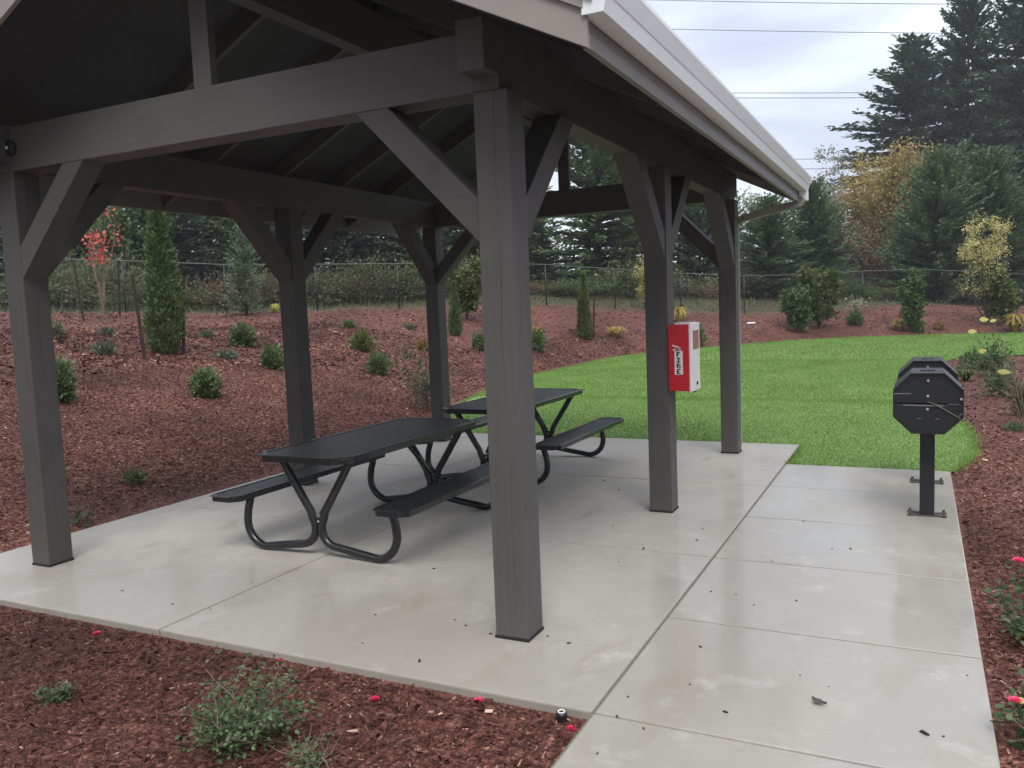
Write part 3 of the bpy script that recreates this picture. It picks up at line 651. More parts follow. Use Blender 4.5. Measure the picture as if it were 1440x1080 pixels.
def make_conifer(name, label, cat, loc, H_, R_, mat, levels, nb, spray, sw=.16, group=None, trunk=None, **kw):
    fol, T, limbs = conifer(H_, R_, levels, nb, spray, sw, **kw); tr = trunk or H_*.011+.01
    limbs.tube([(0, 0, -.3), (0.01*H_*RNG.normal()*.3, 0, H_*.4), (0, 0, H_*.98)], [tr*1.15, tr*.7, tr*.08], 8)
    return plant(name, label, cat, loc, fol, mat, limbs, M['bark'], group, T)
def branchy(H_, R_, n_main, twigs, trunk_r, top_bias=.4, up=.8, start=.15):
    """stems and the points where leaves sit"""
    mb = MB(); pts, dirs = [], []
    for i in range(n_main):
        az = RNG.random()*2*PI; z0 = H_*RNG.uniform(start*.3, start) if n_main > 3 else 0
        p = np.array([0, 0, 0.]); d = unit(np.array([math.cos(az)*(1-up), math.sin(az)*(1-up), up])); L = H_*RNG.uniform(.7, 1.)
        path = [p.copy()]; ns = 8
        for k in range(ns):
            d = unit(d+RNG.normal(0, .10, 3)+np.array([math.cos(az), math.sin(az), 0])*.05); p = p+d*L/ns
            rr = math.hypot(p[0], p[1]); lim = R_
            if rr > lim: p[:2] *= lim/rr
            path.append(p.copy())
        mb.tube([tuple(q) for q in path], list(np.linspace(trunk_r, trunk_r*.2, ns+1)), 5, cap=False)
        for tq in range(twigs):
            k = int(RNG.integers(2, ns+1)); b = path[k]; dd = unit(RNG.normal(0, 1, 3)*[1, 1, .6]+[0, 0, .45]); l = R_*RNG.uniform(.3, .75)
            e = b+dd*l; rr = math.hypot(e[0], e[1])
            if rr > R_*1.1: e[:2] *= R_*1.1/rr
            mb.tube([tuple(b), tuple((b+e)/2+RNG.normal(0, .04*R_, 3)), tuple(e)], [trunk_r*.3, trunk_r*.2, trunk_r*.1], 4, cap=False)
            for s in np.linspace(.2, 1, 7): pts.append(b+(e-b)*s); dirs.append(dd)
    return mb, np.array(pts), np.array(dirs)
def make_broad(name, label, cat, loc, H_, R_, mat, n_leaf, leaf, lw=.32, n_main=5, twigs=14, tr=.02, smat=None, group=None, up=.8, spread=.12, flat=.3, keep=None, parts=('crown', 'trunk')):
    mb, P, Dd = branchy(H_, R_, n_main, twigs, tr, up=up)
    k = RNG.integers(0, len(P), n_leaf); C = P[k]+RNG.normal(0, spread*R_, (n_leaf, 3)); D = unit(Dd[k]*.5+RNG.normal(0, .7, (n_leaf, 3)))
    C[:, 2] = np.maximum(C[:, 2], .03*H_)
    if keep is not None: m_ = keep(C/[R_, R_, H_]); C, D = C[m_], D[m_]
    L = leaf*RNG.uniform(.6, 1.3, len(C)); return plant(name, label, cat, loc, leaves(C, D, L, L*lw, flat), mat, mb, smat or M['bark'], group, parts=parts)
def make_tuft(name, label, cat, loc, H_, R_, mat, n_blade, w, group=None, arch=1.):
    V = []; az = RNG.random(n_blade)*2*PI; out_ = R_*RNG.uniform(.25, 1, n_blade); hh = H_*RNG.uniform(.55, 1.05, n_blade)
    d = np.stack([np.cos(az), np.sin(az), np.zeros(n_blade)], -1); s = np.stack([-np.sin(az), np.cos(az), np.zeros(n_blade)], -1)*w
    b = d*.12*R_*RNG.random((n_blade, 1)); m_ = b+d*(out_*.5)[:, None]+np.array([0, 0, 1.])*hh[:, None]; e = b+d*out_[:, None]+np.array([0, 0, 1.])*(hh*(1-.45*arch*RNG.random(n_blade)))[:, None]
    V = np.concatenate([np.stack([b-s, b+s, m_+s*.8, m_-s*.8], 1), np.stack([m_-s*.8, m_+s*.8, e+s*.1, e-s*.1], 1)]); t0 = RNG.random(n_blade)
    o = quads(name, V, mat, np.concatenate([t0, t0])); o.location = loc; return tag(o, label, cat, group)
def make_dome(name, label, cat, loc, H_, R_, mat, n_leaf, leaf, lw=.2, group=None, lump=.18, up=.6, smat=None, base=.0, sparse=0., column=False, cone=0., stems=9):
    """rounded or columnar shrub: leaf sprays through the volume with an uneven outline, on radiating stems"""
    ph = RNG.random(6)*6; u = RNG.normal(size=(n_leaf, 3)); u = unit(u); 
    az = np.arctan2(u[:, 1], u[:, 0]); rr = RNG.random(n_leaf)**(.46 if sparse == 0 else .6)
    if column:
        f = RNG.random(n_leaf); prof = np.clip(1-f**3*(1-cone*0)-cone*f, .06, 1)*np.clip(.55+f*4, 0, 1); C = np.stack([np.cos(az)*rr*prof*R_, np.sin(az)*rr*prof*R_, f*H_], -1)
        lum = 1+lump*np.sin(3*az+ph[0]+f*9)*np.sin(f*17+ph[1]+2*az); C[:, :2] *= lum[:, None]; D = unit(np.stack([np.cos(az)*.5, np.sin(az)*.5, np.full(n_leaf, up)], -1)+RNG.normal(0, .35, (n_leaf, 3)))
    else:
        lum = 1+lump*np.sin(2*az+ph[0]+u[:, 2]*3)+lump*.8*np.sin(5*az+ph[1]-u[:, 2]*5); C = u*rr[:, None]*lum[:, None]*[R_, R_, H_*.52]; C[:, 2] = C[:, 2]*np.where(u[:, 2] < 0, .95, 1)+.50*H_
        D = unit(u*.8+RNG.normal(0, .55, (n_leaf, 3))+[0, 0, up]); sh = RNG.random(24)*6.28; C *= (1+.16*np.sin(az*7+sh[0]+u[:, 2]*6)*np.sin(u[:, 2]*9+sh[1]+az*2))[:, None]*np.where(RNG.random(n_leaf) < .10, RNG.uniform(1., 1.28, n_leaf), 1)[:, None]
    L = leaf*RNG.uniform(.6, 1.3, n_leaf); C[:, 2] -= L*.3; C[:, 2] = np.maximum(C[:, 2], .01); mb = MB()
    for i in range(stems):
        k = int(RNG.integers(0, n_leaf)); mb.tube([(0, 0, -.04), tuple(C[k]*[.35, .35, .55]), tuple(C[k])], [.012*R_+.003, .008*R_+.002, .002], 4, cap=False)
    if column: mb.tube([(0, 0, -.05), (0, 0, H_*.8)], [.05*R_+.006, .004], 5)
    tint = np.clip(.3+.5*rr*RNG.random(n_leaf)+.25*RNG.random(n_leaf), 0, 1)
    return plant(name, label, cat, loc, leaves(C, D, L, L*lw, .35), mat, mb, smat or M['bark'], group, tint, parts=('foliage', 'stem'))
def G_(u, v):
    p, d = ground(u, v); return (float(p[0]), float(p[1]), float(p[2])-.01), d*1.0/F
# --- garden plants on the mulch (u, v of the foot in the photograph; sizes from its pixels)
def dome(u, v, w, h, label, mat='hedge', leaf=.07, n=2600, name='round_shrub', cat='shrub', group=None, **kw):
    p, k = G_(u, v); return make_dome(name, label, cat, p, h*k*.93, w*k/2*.88, FOL[mat], int(n*.62), leaf, group=group, **kw)
def column(u, v, w, h, label, mat='hedge', leaf=.10, n=7000, name='columnar_evergreen', cat='evergreen', **kw):
    p, k = G_(u, v); return make_dome(name, label, cat, p, h*k, w*k/2, FOL[mat], n, leaf, column=True, up=kw.pop('up', 1.1), **kw)
def broad(u, v, w, h, label, mat, n, leaf, name='leafy_shrub', cat='shrub', **kw):
    p, k = G_(u, v); return make_broad(name, label, cat, p, h*k, w*k/2, FOL[mat], n, leaf, **kw)
def tuft(u, v, w, h, label, mat='straw', n=90, bw=.012, name='grass_tuft', cat='grass', **kw):
    p, k = G_(u, v); return make_tuft(name, label, cat, p, h*k, w*k/2, FOL[mat], n, bw, **kw)
column(236, 497, 48, 214, 'tall narrow evergreen tied between two dark stakes on the bank left of the pavilion', n=10000, leaf=.085, lump=.26, cone=.0, up=.7)
column(823, 477, 23, 92, 'slim pointed evergreen between two thin stakes on the bank behind the pavilion', 'olive', n=5000, leaf=.10, cone=.4)
broad(1281, 466, 30, 84, 'dark ragged upright evergreen in front of the fence behind the grills', 'green', 5200, .15, 'ragged_evergreen', 'evergreen', n_main=8, twigs=16, up=.93)
column(641, 472, 18, 75, 'dark narrow evergreen half hidden behind the back left post', n=3500, leaf=.10, cone=.3)
column(5, 430, 20, 130, 'bright green narrow evergreen at the left edge behind the corner post', 'olive', n=5000, leaf=.09, cone=.3)
p, k = G_(347, 443); make_conifer('young_conifer', 'pale grey green young conifer before the fence left of the middle left post', 'conifer', p, 118*k, 27*k, FOL['blue'], 28, 10, .16, .14, per=3, rise=.55, expo=.6, droop=.2)
broad(657, 450, 40, 88, 'yellow green upright bush against the fence behind the back left post', 'olive', 5200, .13, 'upright_bush', n_main=9, twigs=16, up=.93)
broad(1122, 466, 36, 62, 'dense green bush on the berm, left one of two touching bushes past the lawn', 'green', 5200, .15, 'upright_bush', n_main=9, twigs=16, up=.92)
broad(1152, 462, 42, 92, 'taller yellow green bush leaning right beside a denser bush past the lawn', 'olive', 6500, .15, 'upright_bush', n_main=9, twigs=18, up=.92)
dome(342, 487, 34, 34, 'small round green shrub under the pale conifer on the bank', n=2600, leaf=.09)
dome(291, 558, 40, 42, 'round green shrub low on the bank in line with the tall staked evergreen', n=3200, leaf=.075)
dome(384, 519, 34, 34, 'round green shrub just left of the middle left post', n=2600, leaf=.08)
dome(88, 566, 36, 62, 'dark green rounded shrub half hidden by the front left corner post', n=3600, leaf=.07)
dome(510, 494, 34, 30, 'loose yellow green shrub on the bank between the two left inner posts', 'olive', n=1600, leaf=.10, sparse=1)
dome(533, 527, 36, 34, 'dark green loose shrub just below a yellow green shrub on the bank', 'green', n=1700, leaf=.08, sparse=1)
dome(597, 493, 26, 16, 'bronze tinted low shrub on the bank left of the back left post', 'bronze', n=900, leaf=.09)
dome(576, 463, 20, 9, 'small dark tuft high on the bank left of the back left post', 'grey', n=420, leaf=.10)
dome(491, 461, 18, 11, 'small dark sprig high on the bank right of the middle left post', 'green', n=420, leaf=.10)
dome(675, 492, 24, 28, 'green shrub on the bank peeking out left of the big front post', n=1600, leaf=.09)
dome(756, 494, 26, 32, 'dark green shrub on the bank touching the right side of the big front post', 'green', n=1700, leaf=.10)
tuft(755, 479, 26, 20, 'yellow leaved tuft above a dark shrub beside the big front post')
tuft(866, 474, 46, 15, 'wide golden grass clump on the bank left of the cabinet post', n=160, bw=.018)
tuft(387, 440, 24, 13, 'bright yellow clump below the fence beside the pale conifer', 'lemon', n=120, bw=.02)
dome(320, 504, 32, 12, 'low sprawling dark shrub between two round shrubs on the bank', 'grey', n=500, leaf=.09, sparse=1)
dome(290, 474, 24, 11, 'low dark sprawling sprig right of the tall staked evergreen', 'grey', n=380, leaf=.09, sparse=1)
dome(147, 499, 36, 20, 'low grey twiggy shrub on the bank inside the front left corner post', 'grey', n=520, leaf=.08, sparse=1)
dome(149, 471, 26, 11, 'flat dark sprig up the bank above a low grey shrub', 'grey', n=300, leaf=.09, sparse=1)
dome(82, 480, 20, 30, 'thin pale twiggy shrub beside the front left corner post', 'bramble', n=420, leaf=.08, sparse=1)
dome(602, 577, 48, 66, 'grey green open shrub with a dark base in front of the back left post', 'grey', n=2000, leaf=.05, sparse=1, lump=.25)
broad(590, 575, 46, 112, 'tall wispy almost bare shrub standing against the back left post', 'bramble', 520, .045, 'wispy_shrub', n_main=8, twigs=7, tr=.006, smat=M['twig'], up=.9)
dome(191, 680, 30, 24, 'tiny dark green seedling low on the mulch left of the patio', 'rose', n=420, leaf=.045, sparse=1)
dome(112, 741, 46, 32, 'wispy dark sprig at the foot of the front left corner post', 'grey', n=280, leaf=.045, sparse=1)
dome(1203, 457, 22, 20, 'small dark conifer like shrub on the berm between bushes and dark evergreen', 'green', n=1100, leaf=.14)
broad(1204, 440, 40, 18, 'pale wispy low shrub under the fence above a small dark shrub', 'pale', 360, .10, 'wispy_shrub', n_main=7, twigs=6, tr=.006, smat=M['twig'])
tuft(1265, 464, 34, 16, 'golden dry grass clump at the foot of the dark ragged evergreen', n=130, bw=.03)
dome(1291, 467, 20, 18, 'dark low clump right beside a golden dry grass clump', 'green', n=800, leaf=.12)
dome(1320, 463, 16, 11, 'dark brown clump alone on the berm before the fence', 'bronze', n=420, leaf=.10)
tuft(1427, 468, 44, 26, 'golden yellow clump near the right edge beyond the lawn', n=170, bw=.03)
broad(1412, 455, 44, 82, 'olive green upright bush behind golden clump near the right edge', 'olive', 4200, .16, 'upright_bush', n_main=8, twigs=14)
dome(983, 486, 20, 30, 'green shrub with pale tips behind the red cabinet', 'olive', n=900, leaf=.12, sparse=1)
tuft(957, 458, 30, 26, 'golden leaved clump behind the top of the red cabinet', 'yellow', n=150, bw=.03)
dome(941, 463, 16, 9, 'small sprig on the bank left of the middle right post', 'green', n=260, leaf=.12)
# yellowing tree and its pale leaves, red sapling, pale tree behind the post
broad(1388, 458, 62, 152, 'slender tree with sparse pale yellow leaves near the right edge', 'paleyellow', 7500, .075, 'yellowing_tree', 'tree', n_main=6, twigs=20, tr=.035, up=.93, keep=lambda q: (q[:, 2] > .28) & ((RNG.random(len(q)) < .3) | (q[:, 2] > .62)))
broad(908, 436, 30, 84, 'small tree with pale yellow leaves peeking out left of the middle right post', 'paleyellow', 2200, .075, 'yellowing_tree', 'tree', n_main=5, twigs=14, tr=.03, up=.93)
broad(146, 446, 58, 165, 'thin young tree with a few coral red leaves between two stakes', 'red', 420, .11, 'red_leaf_tree', 'tree', n_main=6, twigs=12, tr=.020, smat=M['twig'], up=.93, lw=.40, spread=.16, keep=lambda q: (q[:, 2] > .45) & (RNG.random(len(q)) < .8))
# stakes (a thing each)
def stake(u0, v0, u1, v1, r, label, group):
    p, k = G_(u0, v0); d0 = k*F; top = CAM+ray(u1, v1)*d0
    o = MB().tube([(p[0], p[1], p[2]-.2), tuple(top)], [r, r*.95], 7).build('tree_stake', M['stake']); return tag(o, label, 'stake', group)
sg = 'stakes beside young trees'
stake(205, 506, 186, 386, .03, 'dark stake leaning left of the tall narrow evergreen', sg)
stake(257, 499, 258, 390, .03, 'dark upright stake at the right side of the tall narrow evergreen', sg)
stake(119, 451, 103, 366, .028, 'thin leaning stake left of the red leaved young tree', sg)
stake(168, 445, 166, 366, .028, 'thin upright stake right of the red leaved young tree', sg)
stake(814, 476, 813, 418, .035, 'short stake left of the slim pointed evergreen', sg)
stake(835, 474, 835, 420, .035, 'short stake right of the slim pointed evergreen', sg)
# bed right of the lawn
dome(1396, 528, 58, 52, 'grey green rose bush beyond the grills at the lawn corner', 'rose', n=1500, leaf=.09, sparse=1, lump=.25)
dome(1368, 520, 36, 28, 'dark leafy clump left of the grey green rose bush', 'rose', n=900, leaf=.09)
tuft(1354, 524, 26, 12, 'bronze green low tuft at the far corner of the right bed', 'olive', n=240, bw=.018)
tuft(1357, 536, 34, 17, 'olive yellow low tuft just behind the grill lids', 'olive', n=300, bw=.018)
dome(1405, 558, 56, 44, 'loose grey shrub in the right bed nearer than the rose bush', 'rose', n=1200, leaf=.07, sparse=1, lump=.3)
dome(1425, 606, 26, 12, 'small dark sprig in the right bed level with the grill lids', 'rose', n=300, leaf=.06, sparse=1)
dome(1437, 585, 40, 50, 'pale dry looking shrub at the right picture edge', 'bramble', n=800, leaf=.07, sparse=1)
def rose(u, v, R_, H_, n, label, leaf=.038, n_main=8, seed=0, sink=0.):
    p, k = G_(u, v); mb, P, Dd = branchy(H_, R_, n_main, 9, .006, up=.62)
    q = RNG.integers(0, len(P), n); C = P[q]+RNG.normal(0, .05*R_+.01, (n, 3)); C[:, 2] = np.maximum(C[:, 2], .012); D = unit(RNG.normal(0, .8, (n, 3))*[1, 1, .45])
    L = leaf*RNG.uniform(.55, 1.25, n); r = thing('rose_bush', label, 'rose bush', p)
    quads('foliage', ovals(C, D, L, L*.30, .65), FOL['rose'], None, 6, r); mb.build('stem', M['twig'], r); return r, p
def flower(loc, r, parent=None, label=None):
    V = []
    for ring, (m_, rr, tilt) in enumerate(((6, r, .35), (5, r*.75, .8), (4, r*.5, 1.3))):
        for i in range(m_):
            a = 2*PI*i/m_+ring*.5; d = np.array([math.cos(a)*math.cos(tilt), math.sin(a)*math.cos(tilt), math.sin(tilt)]); s = np.array([-math.sin(a), math.cos(a), 0])*rr*.62
            V.append([d*rr*.05-s*.3, d*rr*.6-s, d*rr+np.array([0, 0, .1*rr]), d*rr*.6+s])
    o = quads('flower', np.array(V), FOL['pink'], None, 4, parent); o.location = loc
    if label: tag(o, label, 'flower')
    return o
rose(345, 1050, .33, .27, 2100, 'sprawling low rose bush with small green leaves in the front bed', leaf=.023, n_main=11)
rose(440, 1082, .20, .12, 240, 'thin trailing rose stems at the bottom edge right of the sprawling rose bush', leaf=.022, n_main=6)
rose(76, 990, .075, .11, 520, 'small compact green plant in the front bed near the left', leaf=.020)
rr_, rp = rose(1466, 905, .22, .40, 1100, 'rose bush with pink blooms beside the walkway at the right edge', leaf=.042, n_main=9)
for q in ((-.10, .08, .40), (-.02, -.02, .46), (.1, .12, .4)): flower(q, .035, rr_)
rr2, rp2 = rose(1478, 1065, .17, .28, 260, 'leafy rose shoot with yellowing leaves at the bottom right corner', leaf=.045, n_main=6)
flower((-.12, .02, .20), .03, rr2)
C = RNG.normal(0, .05, (9, 3))+[-.03, .06, .18]; 
for q_ in leaves(C, unit(RNG.normal(0, .8, (9, 3))*[1, 1, .3]), np.full(9, .055), np.full(9, .016), .7): quads('yellow_leaf', np.array([q_]), FOL['lemon'], None, 4, rr2)
# long bare rose canes with big pale yellow leaves at the far end of the right bed
cane = thing('rose_cane', 'long bare stems with large pale yellow leaves right of the grills', 'rose', tuple(G_(1452, 640)[0]))
cb_ = np.array(cane.location); dd = G_(1452, 640)[1]*F; mb = MB(); LV = []
for (u, v), s in (((1383, 493), .050), ((1384, 450), .055), ((1367, 463), .045), ((1396, 452), .035), ((1409, 524), .07)):
    e = CAM+ray(u, v)*(dd*.98)-cb_; mid = e*.5+np.array([.05, 0, .10]); mb.tube([(0, 0, 0), tuple(mid), tuple(e)], [.005, .004, .002], 5)
    for j in range(1): LV.append((e+RNG.normal(0, .012, 3)-RX*s*.9, unit(RX+RNG.normal(0, .25, 3)), s*2.0))
mb.build('stem', M['twig'], cane); LVc = np.array([l[0] for l in LV]); LVd = np.array([l[1] for l in LV]); LVl = np.array([l[2] for l in LV])
k_ = len(LVc); sd_ = unit(np.cross(LVd, -FW[None]+RNG.normal(0, .35, (k_, 3)))); ov = []
for i in range(k_):
    c, d, s, l = LVc[i], LVd[i], sd_[i], LVl[i]; ov.append([c, c+d*l*.25+s*l*.22, c+d*l*.55+s*l*.26, c+d*l*.85+s*l*.12, c+d*l, c+d*l*.85-s*l*.12, c+d*l*.55-s*l*.26, c+d*l*.25-s*l*.22])
for o_ in ov: quads('leaf', np.array([o_]), FOL['lemon'], [RNG.random()], 8, cane)
# --- small things lying about
for (u, v), lb_ in (((136, 893), 'pink fallen rose bloom in the front bed nearest the left corner post'), ((397, 929), 'pink fallen rose bloom at the patio edge above the sprawling rose bush'), ((463, 940), 'larger pink fallen rose bloom at the patio edge right of another bloom'),
                  ((527, 986), 'pink fallen rose bloom alone in the middle of the front bed'), ((803, 1028), 'bright pink fallen bloom in the bed corner beside the walkway'), ((674, 988), 'small pink fallen bloom under the patio edge below the front post')):
    p, k = G_(u, v); flower((p[0], p[1], p[2]+.015), .028, None, lb_)
def leaf_thing(u, v, L, mat, label, name='fallen_leaf', group=None, z=.008, w=.3):
    p, k = G_(u, v); zz = max(p[2], 0.0 if (inside(np.array([p[0]]), np.array([p[1]]), [(-4.5, -.67), (.667, -.67), (.667, -9), (2.2, -9), (2.2, 5.06), (.667, 5.06), (.667, 6.28), (-4.5, 6.28)])[0]) else -9)+z
    a = RNG.random()*6.28; d = np.array([math.cos(a), math.sin(a), .0]); s = np.array([-math.sin(a), math.cos(a), 0]); V = []
    prof = [0, .6, 1, .8, .3, 0]; ts = np.linspace(-.5, .5, 6)
    for i in range(5):
        cz = lambda t: np.array([0, 0, .12*L*(t*4*t)+.003]); V += [[d*ts[i]*L+s*prof[i]*L*w+cz(ts[i])*1.4, d*ts[i+1]*L+s*prof[i+1]*L*w+cz(ts[i+1])*1.4, d*ts[i+1]*L+cz(ts[i+1])*.4, d*ts[i]*L+cz(ts[i])*.4], [d*ts[i]*L+cz(ts[i])*.4, d*ts[i+1]*L+cz(ts[i+1])*.4, d*ts[i+1]*L-s*prof[i+1]*L*w+cz(ts[i+1])*1.4, d*ts[i]*L-s*prof[i]*L*w+cz(ts[i])*1.4]]
    o = quads(name, np.array(V), FOL[mat], np.full(len(V), RNG.random()*.6), 4); o.location = (p[0], p[1], zz); return tag(o, label, 'leaf', group)
leaf_thing(1152, 1003, .072, 'leafbrown', 'dark curled dead leaf alone on the near walkway slab')
leaf_thing(243, 645, .10, 'lemon', 'yellow fallen leaf on the mulch bank, farther of two left of the patio', w=.16)
leaf_thing(270, 683, .09, 'lemon', 'yellow fallen leaf on the mulch bank, nearer the patio edge', w=.16)
leaf_thing(1403, 936, .05, 'pale', 'pale scrap of leaf on the mulch beside the walkway edge', w=.3)
p, k = G_(790, 1014); sp_ = thing('sprinkler_head', 'black pop up sprinkler head with a pale ring in the bed corner by the patio', 'sprinkler', p)
MB().tube([(0, 0, -.06), (0, 0, .046), (0, 0, .052)], [.026, .026, .022], 18).build('body', M['black'], sp_)
ri = MB(); [ri.tube([(.0145*math.cos(a), .0145*math.sin(a), .0535), (.0145*math.cos(a+.45), .0145*math.sin(a+.45), .0535)], .0030, 5) for a in np.arange(0, 6.3, .42)]; ri.build('ring', M['cabwhite'], sp_)
p, k = G_(1056, 456); pm = MB().tube([(-.17, 0, .05), (.17, .03, .06)], .035, 10); o = pm.build('pipe', M['white']); o.location = p; o.rotation_euler = (0, 0, .3); tag(o, 'short white pipe lying on the berm past the lawn', 'pipe')
# dark bark chips scattered on the concrete: indistinguishable from one another
base = None
CHP = [(172, 831), (243, 850), (296, 857), (354, 820), (528, 865), (610, 800), (558, 730), (770, 645+250), (800, 905), (1035, 836), (690, 892), (1000, 832), (870, 790), (988, 744), (1105, 700), (1130, 733), (1196, 772), (905, 772), (862, 741), (850, 676), (870, 689), (980, 760), (1170, 772), (1085, 790), (1120, 845), (1060, 851), (985, 910), (1125, 950), (883, 980), (970, 963), (868, 1008), (1020, 1002), (1300, 1032), (1360, 950), (1327, 1036), (1165, 966), (840, 1060), (905, 1025), (640, 872), (655, 880), (590, 930), (510, 905)]
for i, (u, v) in enumerate(CHP):
    d = ray(u, v); t_ = -CAM[2]/d[2]; q = CAM+d*t_
    if base is None:
        a = MB(); a.add([(-.016, -.005, 0), (.012, -.007, 0), (.018, .003, 0), (-.010, .006, 0), (-.013, -.003, .007), (.010, -.004, .009), (.013, .002, .006), (-.008, .004, .008)], [(3, 2, 1, 0), (4, 5, 6, 7), (0, 1, 5, 4), (1, 2, 6, 5), (2, 3, 7, 6), (3, 0, 4, 7)])
        base = a.build('bark_chip', M['chipdark']); o = base; tag(o, 'small dark wet bark chip lying loose on the pale concrete', 'bark chip', 'dark chips scattered on the concrete')
    else: o = base.copy(); COL.objects.link(o)
    o.location = (q[0], q[1], .001); s_ = random.choice((.35, .45, .5, .6, .7, 1.1)); o.scale = (s_*random.uniform(.7, 1.3), s_*random.uniform(.7, 1.6), s_); o.rotation_euler = (0, 0, random.random()*6.28)

# --- fence along the top of the berm
fen = thing('chain_link_fence', 'black chain link fence with slim posts running along the top of the berm', 'fence')
seg = []; L = 0
FS = [np.array(p) for p in smooth([tuple(q) for q in FENCE[1:]], 8)]
dist = np.concatenate([[0], np.cumsum([np.linalg.norm(b-a) for a, b in zip(FS[:-1], FS[1:])])]); FS = np.array(FS); FH = 1.62
def fpt(s): return np.array([np.interp(s, dist, FS[:, 0]), np.interp(s, dist, FS[:, 1])])
sp = np.arange(9, dist[-1]-4, 3.05); tops = []
for s in sp:
    q = fpt(s); z = tz(*q); tops.append((q[0], q[1], z+FH))
    MB().tube([(q[0], q[1], z-.3), (q[0], q[1], z+FH)], .025, 8).build('fence_post', M['fence'], fen, smooth=True)
MB().tube(tops, .017, 8).build('top_rail', M['rail'], fen, smooth=True)
fm = MB(); ss = np.arange(sp[0], sp[-1], .075)
def fz(s, h): q = fpt(s); i = np.interp(s, sp, [t[2] for t in tops]); return np.array([q[0], q[1], i-FH+h])
WV = []
for s in ss:
    for sgn in (1, -1):
        a, b = fz(s, .04), fz(min(max(s+sgn*1.46*.75, sp[0]), sp[-1]), 1.48); e = unit(np.cross(b-a, [.72, -.69, 0.]))*.0016; WV.append([a-e, b-e, b+e, a+e])
quads('wire_mesh', np.array(WV), M['fence'], np.zeros(len(WV)), 4, fen)

# --- trees and brush beyond the fence
def T(u, dep): p = depth_pt(u, dep); return (float(p[0]), float(p[1]), float(p[2])-.05)
def hgt(u, vtop, dep): p = depth_pt(u, dep); return float((CAM+ray(u, vtop)*dep)[2]-p[2])
def protos(fn, n): return [fn(i) for i in range(n)]
HID = (0, 0, -500)
def far_copy(protos_, used, i, label, u, vtop, dep, halfw, group, H0, R0):
    Hh = hgt(u, vtop, dep); r = halfw*dep/F; sc = (r/R0, r/R0, Hh/H0); rz = random.random()*6.28; pr = protos_[i % len(protos_)]
    if id(pr) not in used:
        used.add(id(pr)); pr.location = T(u, dep); pr.scale = sc; pr.rotation_euler = (0, 0, rz); tag(pr, label, None, group); return pr
    return dup(pr, T(u, dep), rz, sc, label, group)
used = set()
firs = [make_conifer('fir_tree', '', 'tree', HID, 26, 7, FOL['fir'], 66, 8, .62, .22, expo=.85, clear=.05, rise=.10, droop=.75, ragged=.34, per=5, step=.34) for _ in range(2)]
spr = [make_conifer('spruce_tree', '', 'tree', HID, 10, 3.0, FOL['spruce'], 48, 11, .30, .22, expo=.62, clear=.01, rise=.40, droop=.35, ragged=.22, per=4, step=.34) for _ in range(2)]
dk = [make_conifer('dark_evergreen', '', 'tree', HID, 10, 3.0, FOL[mt_], 46, 11, .36, .22, expo=.45, clear=.01, rise=.30, droop=.5, ragged=.30, per=4, step=.36) for mt_ in ('ever', 'fir', 'ever')]
g1 = 'tall firs beyond the fence on the right'
for i, (u, vt, dep, hw, lb_) in enumerate(((1358, -40, 72, 92, 'tallest dark fir on the right with its thin top against the sky'), (1284, 72, 76, 165, 'dark fir with a stepped left outline, left edge of the tall firs'), (1444, -110, 68, 112, 'huge dark fir filling the upper right corner'), (1402, 110, 84, 110, 'dark fir seen between the tallest fir and the corner fir'))):
    far_copy(firs, used, i, lb_, u, vt, dep, hw, g1, 26, 7.)
g2 = 'green spruces beyond the fence'
for i, (u, vt, dep, hw, lb_) in enumerate(((1318, 228, 43, 86, 'dense green spruce behind the dark ragged evergreen on the right'), (1388, 228, 44, 80, 'dense green spruce with a spiky top behind the yellowing tree'), (1448, 280, 45, 50, 'green spruce at the right picture edge below the firs'), (1275, 310, 48, 50, 'lower green spruce under the golden tree'),
        (1082, 285, 41, 66, 'rounded green spruce just right of the back right post'), (1140, 268, 44, 66, 'green spruce under the far end of the gutter'), (1166, 300, 50, 50, 'smaller green spruce right of the gutter end'), (985, 235, 50, 66, 'green spruce seen between the middle and back right posts'), (1020, 280, 55, 56, 'green spruce hidden mostly behind the back right post'),
        (762, 315, 44, 34, 'narrow spruce right beside the big front post with drooping shelves'))):
    far_copy(spr, used, i, lb_, u, vt, dep, hw, g2, 10, 3.0)
g3 = 'dark evergreens beyond the fence on the left'
for i, (u, vt, dep, hw, lb_) in enumerate(((845, 165, 43, 84, 'broad dark evergreen in the gap between the big front post and cabinet post'), (905, 205, 52, 70, 'dark evergreen behind the cabinet post'), (40, 225, 40, 90, 'dark evergreen behind the front left corner post'), (120, 230, 42, 90, 'dark evergreen behind the red leaved young tree'), (232, 237, 38, 82, 'dark evergreen straight behind the tall staked evergreen'), (300, 245, 42, 86, 'dark evergreen above the fence left of the pale conifer'),
        (372, 251, 40, 78, 'dark evergreen behind the middle left post'), (470, 237, 40, 86, 'dark evergreen right of the middle left post'), (540, 225, 44, 86, 'dark evergreen between the two left inner posts'), (600, 245, 42, 76, 'dark evergreen just left of the back left post'), (668, 230, 44, 82, 'dark evergreen right of the back left post'), (715, 215, 46, 78, 'dark evergreen hidden behind the big front post'))):
    far_copy(dk, used, i, lb_, u, vt, dep, hw, g3, 10, 3.0)
for r in firs+spr+dk:
    assert id(r) in used
gold = make_broad('golden_tree', 'golden autumn tree in front of the tall firs', 'tree', T(1252, 52), hgt(1252, 203, 52), 50*52/F, FOL['gold'], 30000, .18, n_main=12, twigs=34, tr=.09, up=.93, spread=.14, smat=M['bark'])
